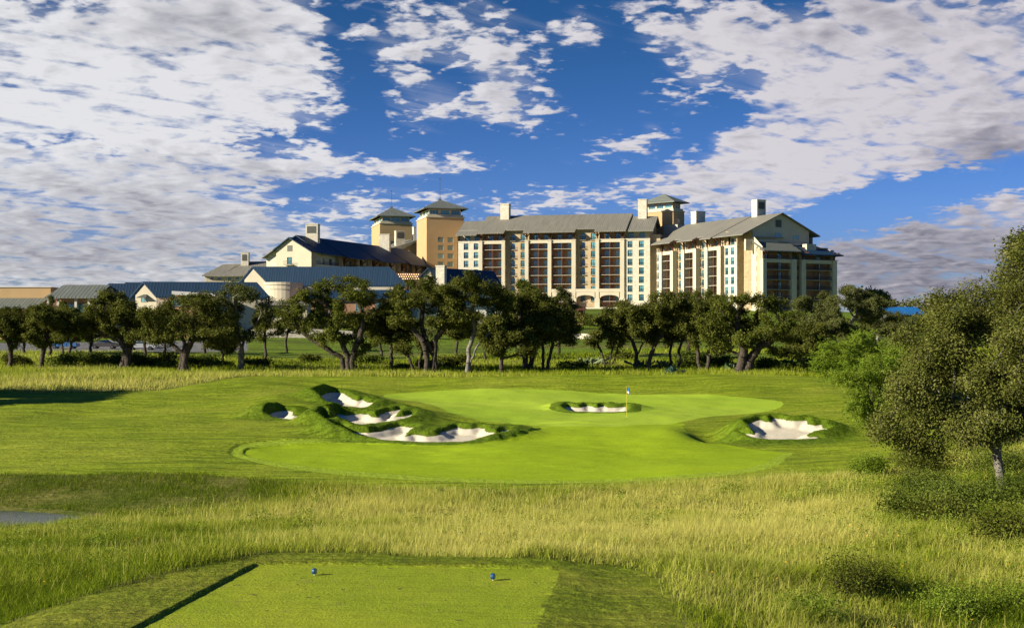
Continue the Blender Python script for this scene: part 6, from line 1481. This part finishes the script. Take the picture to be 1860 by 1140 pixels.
def native_grass():
    rng = np.random.default_rng(99)
    # near and middle
    n = 1500000; x, y = scatter(rng, n, -.48, .50, 14.5, 69)
    # more blades close to the camera than far, per square metre
    keep = rng.uniform(size=n) < np.clip(1.25 - y / 75, .35, 1); x, y = x[keep], y[keep]
    out_c = sdpoly(x, y, COLLAR) < -.05 + rng.normal(0, .10, len(x)); mw = np.full(len(x), -9.0); m = y > 48; mw[m] = sdpoly(x[m], y[m], MOWN); ok = out_c & (mw < .1 + rng.normal(0, .25, len(x)))
    # clumps: thin the grass between tufts
    cl = fbm(x, y, .8, 3, 31); ok &= rng.uniform(size=len(x)) < .35 + 1.3 * cl
    x, y = x[ok], y[ok]; z = height(x, y); dry_ = z > -1.93; x, y, z = x[dry_], y[dry_], z[dry_]
    dist = -sdpoly(x, y, COLLAR); edge = np.clip(dist / 1.6, .35, 1); mh = (.09 + .50 * fbm(x, y, 2.0, 4, 12) ** 1.4) * (.5 + .5 * edge)
    mh *= np.where((x / y < -.2) & (y > 58), .55, 1.0)
    h = mh * rng.uniform(.55, 1.35, len(x)); tn = native_tint(x, y) + rng.normal(0, .22, len(x))
    w = rng.uniform(.006, .012, len(x)) * (.5 + y / 42)
    k = y < 36
    blades('native_grass', x[k], y[k], h[k], w[k], tn[k], rng, M['grass'], .45, True, z=z[k]); k = ~k
    blades('native_grass', x[k], y[k], h[k], w[k] * 1.25, tn[k], rng, M['grass'], .45, False, z=z[k])
    # pale seed stalks standing above
    n = 34000; x, y = scatter(rng, n, -.42, .42, 16, 66); ok = (sdpoly(x, y, COLLAR) < -.4); mw = sdpoly(x, y, MOWN); ok &= mw < -.2; ok &= rng.uniform(size=n) < native_tint(x, y) * 1.3; x, y = x[ok], y[ok]; z = height(x, y); ok = z > -1.9; x, y, z = x[ok], y[ok], z[ok]
    blades('seed_stalks', x, y, rng.uniform(.32, .62, len(x)), rng.uniform(.005, .008, len(x)) * (.7 + y / 40), .95 + 0 * x, rng, M['grass'], .25, True, z=z)
    # beyond the green: long grass round the oaks
    n = 330000; x, y = scatter(rng, n, -.43, .43, 108, 205); keep = rng.uniform(size=n) < np.clip(1.6 - y / 140, .25, 1); x, y = x[keep], y[keep]
    mw = sdpoly(x, y, MOWN); ok = mw < .1; pk = (y > 203) & (x < -8); ok &= ~pk
    ok &= ~((y > 172) & (fbm(x, y, 25, 2, 5) > .5)); x, y = x[ok], y[ok]
    s = x / y; straw = (s < -.19) & (y < 136)
    tn = fbm(x, y, 12, 4, 41) * .9 + .0 + np.where(straw, .30 * sstep(.35, .6, fbm(x * .6, y * 2.2, 6, 3, 44)) + .1, 0) - .15 * sstep(-.16, .1, s) + rng.normal(0, .13, len(x))
    h = (.25 + .55 * fbm(x, y, 5, 3, 15)) * rng.uniform(.6, 1.3, len(x)) * np.where(y > 150, .8, 1)
    blades('long_grass', x, y, h, rng.uniform(.05, .09, len(x)) * (y / 130), tn, rng, M['grass'], .3, False)
native_grass()
def turf_edges():
    rng = np.random.default_rng(17)
    # shaggy turf over the bunker lips
    XX = []; YY = []
    for B in BK:
        n = 26000 if B['name'] != 'green' else 12000; x = rng.uniform(B['x0'] - 3, B['x1'] + 3, n); y = rng.uniform(B['fy'] - 1.0, B['yb'] + 3.5, n); XX.append(x); YY.append(y)
    x = np.concatenate(XX); y = np.concatenate(YY); sa = np.max(np.array([sdpoly(x, y, B['poly']) + (fbm(x, y, 1.1, 3, 21) - .5) * .35 for B in BK]), axis=0)
    ok = (sa < -.02) & (sa > -1.6) & (sdpoly(x, y, FAIR) < .1) & (rng.uniform(size=len(x)) < np.clip(1.2 + sa * .35, .25, 1)) & ~((sdpoly(x, y, GREEN) > -.1) & (sa < -1.1)); x, y = x[ok], y[ok]; sa = sa[ok]
    # keep the low front edges short
    fr = np.min(np.array([np.abs(y - B['fy']) + 50 * ((x < B['x0']) | (x > B['x1'])) for B in BK]), axis=0)
    h = rng.uniform(.035, .09, len(x)) * np.where(fr < .7, .3, 1)
    blades('rough_turf', x, y, h, rng.uniform(.035, .055, len(x)), rng.uniform(0, 1, len(x)) * .9 * fbm(x, y, 2, 3, 8) * 1.4, rng, M['turf'], .45, False)
    # collar of the tee
    n = 150000; x = rng.uniform(-11, 3.2, n); y = rng.uniform(18, 26.8, n); sc = sdpoly(x, y, COLLAR); st = sdpoly(x, y, TEE); ok = (sc > -.2) & (st < -.02); x, y = x[ok], y[ok]
    tn = .25 + .5 * fbm(x, y, 1.3, 3, 6) + rng.normal(0, .15, len(x)) + np.where(sc[ok] < .15, .2, 0)
    blades('collar_turf', x, y, rng.uniform(.025, .06, len(x)), rng.uniform(.012, .018, len(x)), tn, rng, M['turf'], .6, False)
turf_edges()
def brush():
    """loose weeds and ground cover that break up the grass under the oaks"""
    rng = np.random.default_rng(23); n = 420; x, y = scatter(rng, n, -.42, .42, 134, 175); k = fbm(x, y, 10, 3, 90) > .45; x, y = x[k], y[k]
    m = len(x); per = 60; i = np.repeat(np.arange(m), per); r = rng.uniform(.5, 1.3, m)
    cen = np.stack([x[i], y[i], height(x, y)[i] + .05], 1) + rng.normal(0, 1, (m * per, 3)) * np.stack([r[i] * .5, r[i] * .5, r[i] * .22], 1); cen[:, 2] = np.maximum(cen[:, 2], height(x, y)[i] + .02)
    o = add_obj('ground_cover', leaves_mesh('ground_cover', cen, np.full(len(cen), .11), rng, M['shrub'], tint=rng.uniform(0, 1, m)[i])); o['kind'] = 'stuff'
    # weeds in the foreground grass, mostly to the right
    n = 900; x, y = scatter(rng, n, -.41, .41, 18, 60); s = x / y; k = (rng.uniform(size=n) < .12 + .7 * sstep(.12, .34, s) + .25 * sstep(-.1, -.35, s)) & (sdpoly(x, y, COLLAR) < -.8) & (sdpoly(x, y, MOWN) < -1); x, y = x[k], y[k]; z = height(x, y); k = z > -1.8; x, y, z = x[k], y[k], z[k]
    m = len(x); per = 110; i = np.repeat(np.arange(m), per); r = rng.uniform(.25, .75, m)
    cen = np.stack([x[i], y[i], z[i] + .15 + .25 * r[i]], 1) + rng.normal(0, 1, (m * per, 3)) * np.stack([r[i] * .38, r[i] * .38, r[i] * .3], 1); cen[:, 2] = np.maximum(cen[:, 2], z[i] + .02)
    o = add_obj('weeds', leaves_mesh('weeds', cen, .011 + .00045 * cen[:, 1], rng, M['mesquite'], tint=rng.uniform(0, 1, m)[i])); o['kind'] = 'stuff'
    # tiny yellow flowers
    n = 260; x, y = scatter(rng, n, -.36, .4, 19, 40); k = (sdpoly(x, y, COLLAR) < -.5) & (vnoise(x / 2, y / 2, 3) > .55); x, y = x[k], y[k]
    mm, t, b = new_mat('yellow_petals'); b.inputs['Base Color'].default_value = (.75, .38, .02, 1)
    o = add_obj('wild_flowers', leaves_mesh('wild_flowers', np.stack([x, y, height(x, y) + rng.uniform(.3, .6, len(x))], 1), np.full(len(x), .022), rng, mm, up=1.5, aspect=1.0)); o['kind'] = 'stuff'
brush()

# ------------------------------------------------------------------ golf furniture
def lathe(name, prof, n, mat, parent=None):
    V = []; Fs = []
    for r, z in prof:
        for i in range(n): a = 2 * math.pi * i / n; V.append((r * math.cos(a), r * math.sin(a), z))
    for j in range(len(prof) - 1):
        for i in range(n): Fs.append([j * n + i, j * n + (i + 1) % n, (j + 1) * n + (i + 1) % n, (j + 1) * n + i])
    Fs.append(list(range((len(prof) - 1) * n, len(prof) * n))); Fs.append(list(reversed(range(n))))
    me = bpy.data.meshes.new(name); me.from_pydata(V, [], Fs); me.materials.append(mat); return add_obj(name, me, parent)
def flagstick():
    x, y = hit(1138.5, 757, 60); z = H(x, y)
    root = bpy.data.objects.new('flagstick', None); col.objects.link(root); root.location = (x, y, z); tagp(root, 'thin yellow flagstick with small blue and white flag on the green', 'flagstick')
    lathe('pole', [(.014, -.1), (.014, 1.2), (.010, 2.18), (0.004, 2.2)], 10, simple('yellow_pole', (.75, .55, .05), .4, .03), root)
    lathe('cup_rim', [(.06, .004), (.054, .006), (.054, -.1), (.05, -.1)], 16, simple('white_cup', (.7, .7, .7), .5, .03), root)
    # limp flag: folds of cloth hanging from the top
    V = []; Fs = []; nx, nz = 9, 9
    for i in range(nx):
        for j in range(nz):
            u = i / (nx - 1); v = j / (nz - 1); xx = .02 + u * (.14 + .12 * v * (1.2 - .2 * v)); zz = 2.17 - v * .42 - u * .12 - .10 * u * v; yy = .05 * math.sin(u * 7 + v * 1.2) * (.4 + v); V.append((xx, yy, zz))
    for i in range(nx - 1):
        for j in range(nz - 1): a = i * nz + j; Fs.append([a, a + 1, a + nz + 1, a + nz])
    m, t, b = new_mat('flag_cloth'); s = t.sep(obj_coord(t)); t.L.new(t.mix(t.mr(s[2], 1.80, 1.83), (.8, .8, .82), (.03, .17, .50)), b.inputs['Base Color']); b.inputs['Roughness'].default_value = .8
    me = bpy.data.meshes.new('flag'); me.from_pydata(V, [], Fs); me.materials.append(m); o = add_obj('flag', me, root); sm = o.modifiers.new('thickness', 'SOLIDIFY'); sm.thickness = .006
flagstick()
def markers():
    bl = simple('blue_marker_paint', (.006, .07, .22), .35, .05); face = simple('pale_marker_face', (.25, .33, .36), .4, .1); wh = simple('white_plastic', (.8, .8, .8), .4, .02)
    for i, (px, py, lab) in enumerate([(571, 1044, 'round blue tee marker on the left of the tee'), (895.5, 1053.5, 'round blue tee marker on the right of the tee')]):
        x, y = hit(px, py, 15, 40); z = H(x, y); root = bpy.data.objects.new('tee_marker', None); col.objects.link(root); root.location = (x, y, z); root.rotation_euler.z = R(66); tagp(root, lab, 'tee marker', 'tee markers')
        o = lathe('disc', [(.03, -.026), (.051, -.026), (.056, -.02), (.056, .02), (.051, .026), (.046, .026), (.044, .021), (.02, .021)], 28, bl, root); o.rotation_euler = (R(90), 0, 0); o.location = (0, 0, .075)
        f = lathe('face', [(.002, .0215), (.043, .0215), (.043, .0235), (.002, .0235)], 24, face, o)
        lathe('spike', [(.008, -.05), (.008, .0), (.012, .004), (.012, .024), (.006, .026)], 10, wh, root)
markers()
# ------------------------------------------------------------------ parked cars
def car_body(name, label, c, px, Y, yaw):
    x = (px - CX) / F * Y; z = H(x, Y); root = bpy.data.objects.new('parked_car', None); col.objects.link(root); root.location = (x, Y, z + .02); root.rotation_euler.z = yaw; tagp(root, label, 'car', 'cars in the lot behind the oaks')
    prof = [(-2.25, .35), (-2.25, .75), (-2.1, .9), (-1.2, .98), (-.75, 1.42), (.7, 1.45), (1.45, 1.0), (2.2, .92), (2.28, .6), (2.25, .35)]
    bm = bmesh_new(); V = []; n = len(prof)
    for s, k in ((-.86, 1), (.86, 1)):
        for (a, b) in prof: V.append((a, s * (1 if b < 1.05 else .78), b))
    Fs = [list(range(n)), list(reversed(range(n, 2 * n)))] + [[i, i + n, (i + 1) % n + n, (i + 1) % n] for i in range(n)]
    me = bpy.data.meshes.new('car_body'); me.from_pydata(V, [], Fs); me.materials.append(simple('car_paint_' + name, c, .3, .03, spec=.6)); b = add_obj('body', me, root)
    bv = b.modifiers.new('b', 'BEVEL'); bv.width = .06; bv.segments = 2
    gm = M['glassdark']
    for s in (-1, 1):
        m = bpy.data.meshes.new('side_window'); y0, y1 = s * .865, s * .70; m.from_pydata([(-1.05, y0, 1.02), (1.2, y0, 1.02), (.65, y1, 1.39), (-.7, y1, 1.38)], [], [[0, 1, 2, 3]]); m.materials.append(gm); add_obj('side_window', m, root)
    m = bpy.data.meshes.new('windscreen'); m.from_pydata([(1.43, -.68, 1.04), (1.43, .68, 1.04), (.76, .6, 1.44), (.76, -.6, 1.44)], [], [[0, 1, 2, 3]]); m.materials.append(gm); add_obj('windscreen', m, root)
    for a in (-1.4, 1.4):
        for s in (-.8, .8):
            w = lathe('wheel', [(.05, -.1), (.30, -.1), (.33, -.06), (.33, .06), (.30, .1), (.05, .1)], 18, M['iron'], root); w.rotation_euler = (R(90), 0, 0); w.location = (a, s, .33)
            r_ = lathe('rim', [(.02, -.11), (.19, -.11), (.19, .11), (.02, .11)], 12, M['frame'], w)
def bmesh_new(): return None
for i, (c, nm, px, Y, yaw, lab) in enumerate([((.55, .55, .56), 'silver', 258, 212, .1, 'silver car glimpsed right of the massive oak trunk'), ((.5, .5, .48), 'white', 243, 222, .15, 'white car parked behind the silver car'), ((.05, .15, .35), 'blue', 117, 216, 0, 'blue car glimpsed between the left oaks'),
        ((.6, .6, .6), 'pale', 292, 226, .1, 'pale car farther right in the lot'), ((.08, .07, .07), 'dark', 190, 218, .05, 'dark car behind the left thicket')]): car_body(nm, lab, c, px, Y, yaw)
def lamp_posts():
    for i, (px, Y, lab) in enumerate([(100, 262, 'slim lot lamp in front of the grey corrugated roof, left one'), (38, 258, 'slim lot lamp before the grey awning roof'), (135, 262, 'slim lot lamp in front of the grey corrugated roof, right one')]):
        x = (px - CX) / F * Y; z = H(x, Y); root = bpy.data.objects.new('street_lamp', None); col.objects.link(root); root.location = (x, Y, z); tagp(root, lab, 'street lamp', 'lot lamps')
        top = CAMZ + (CY - 545 - 8 * i) * Y / F - z if i < 1 else 6.0; lathe('pole', [(.1, 0), (.06, top), (.05, top)], 8, M['iron'], root); m = MB(); f0 = Fac((0, 0), (1, 0)); m.box(f0, -.9, .9, -.12, .12, top, top + .14); me = bpy.data.meshes.new('lamp_head'); me.from_pydata(m.v, [], m.f); me.materials.append(M['iron']); add_obj('lamp_head', me, root)
lamp_posts()
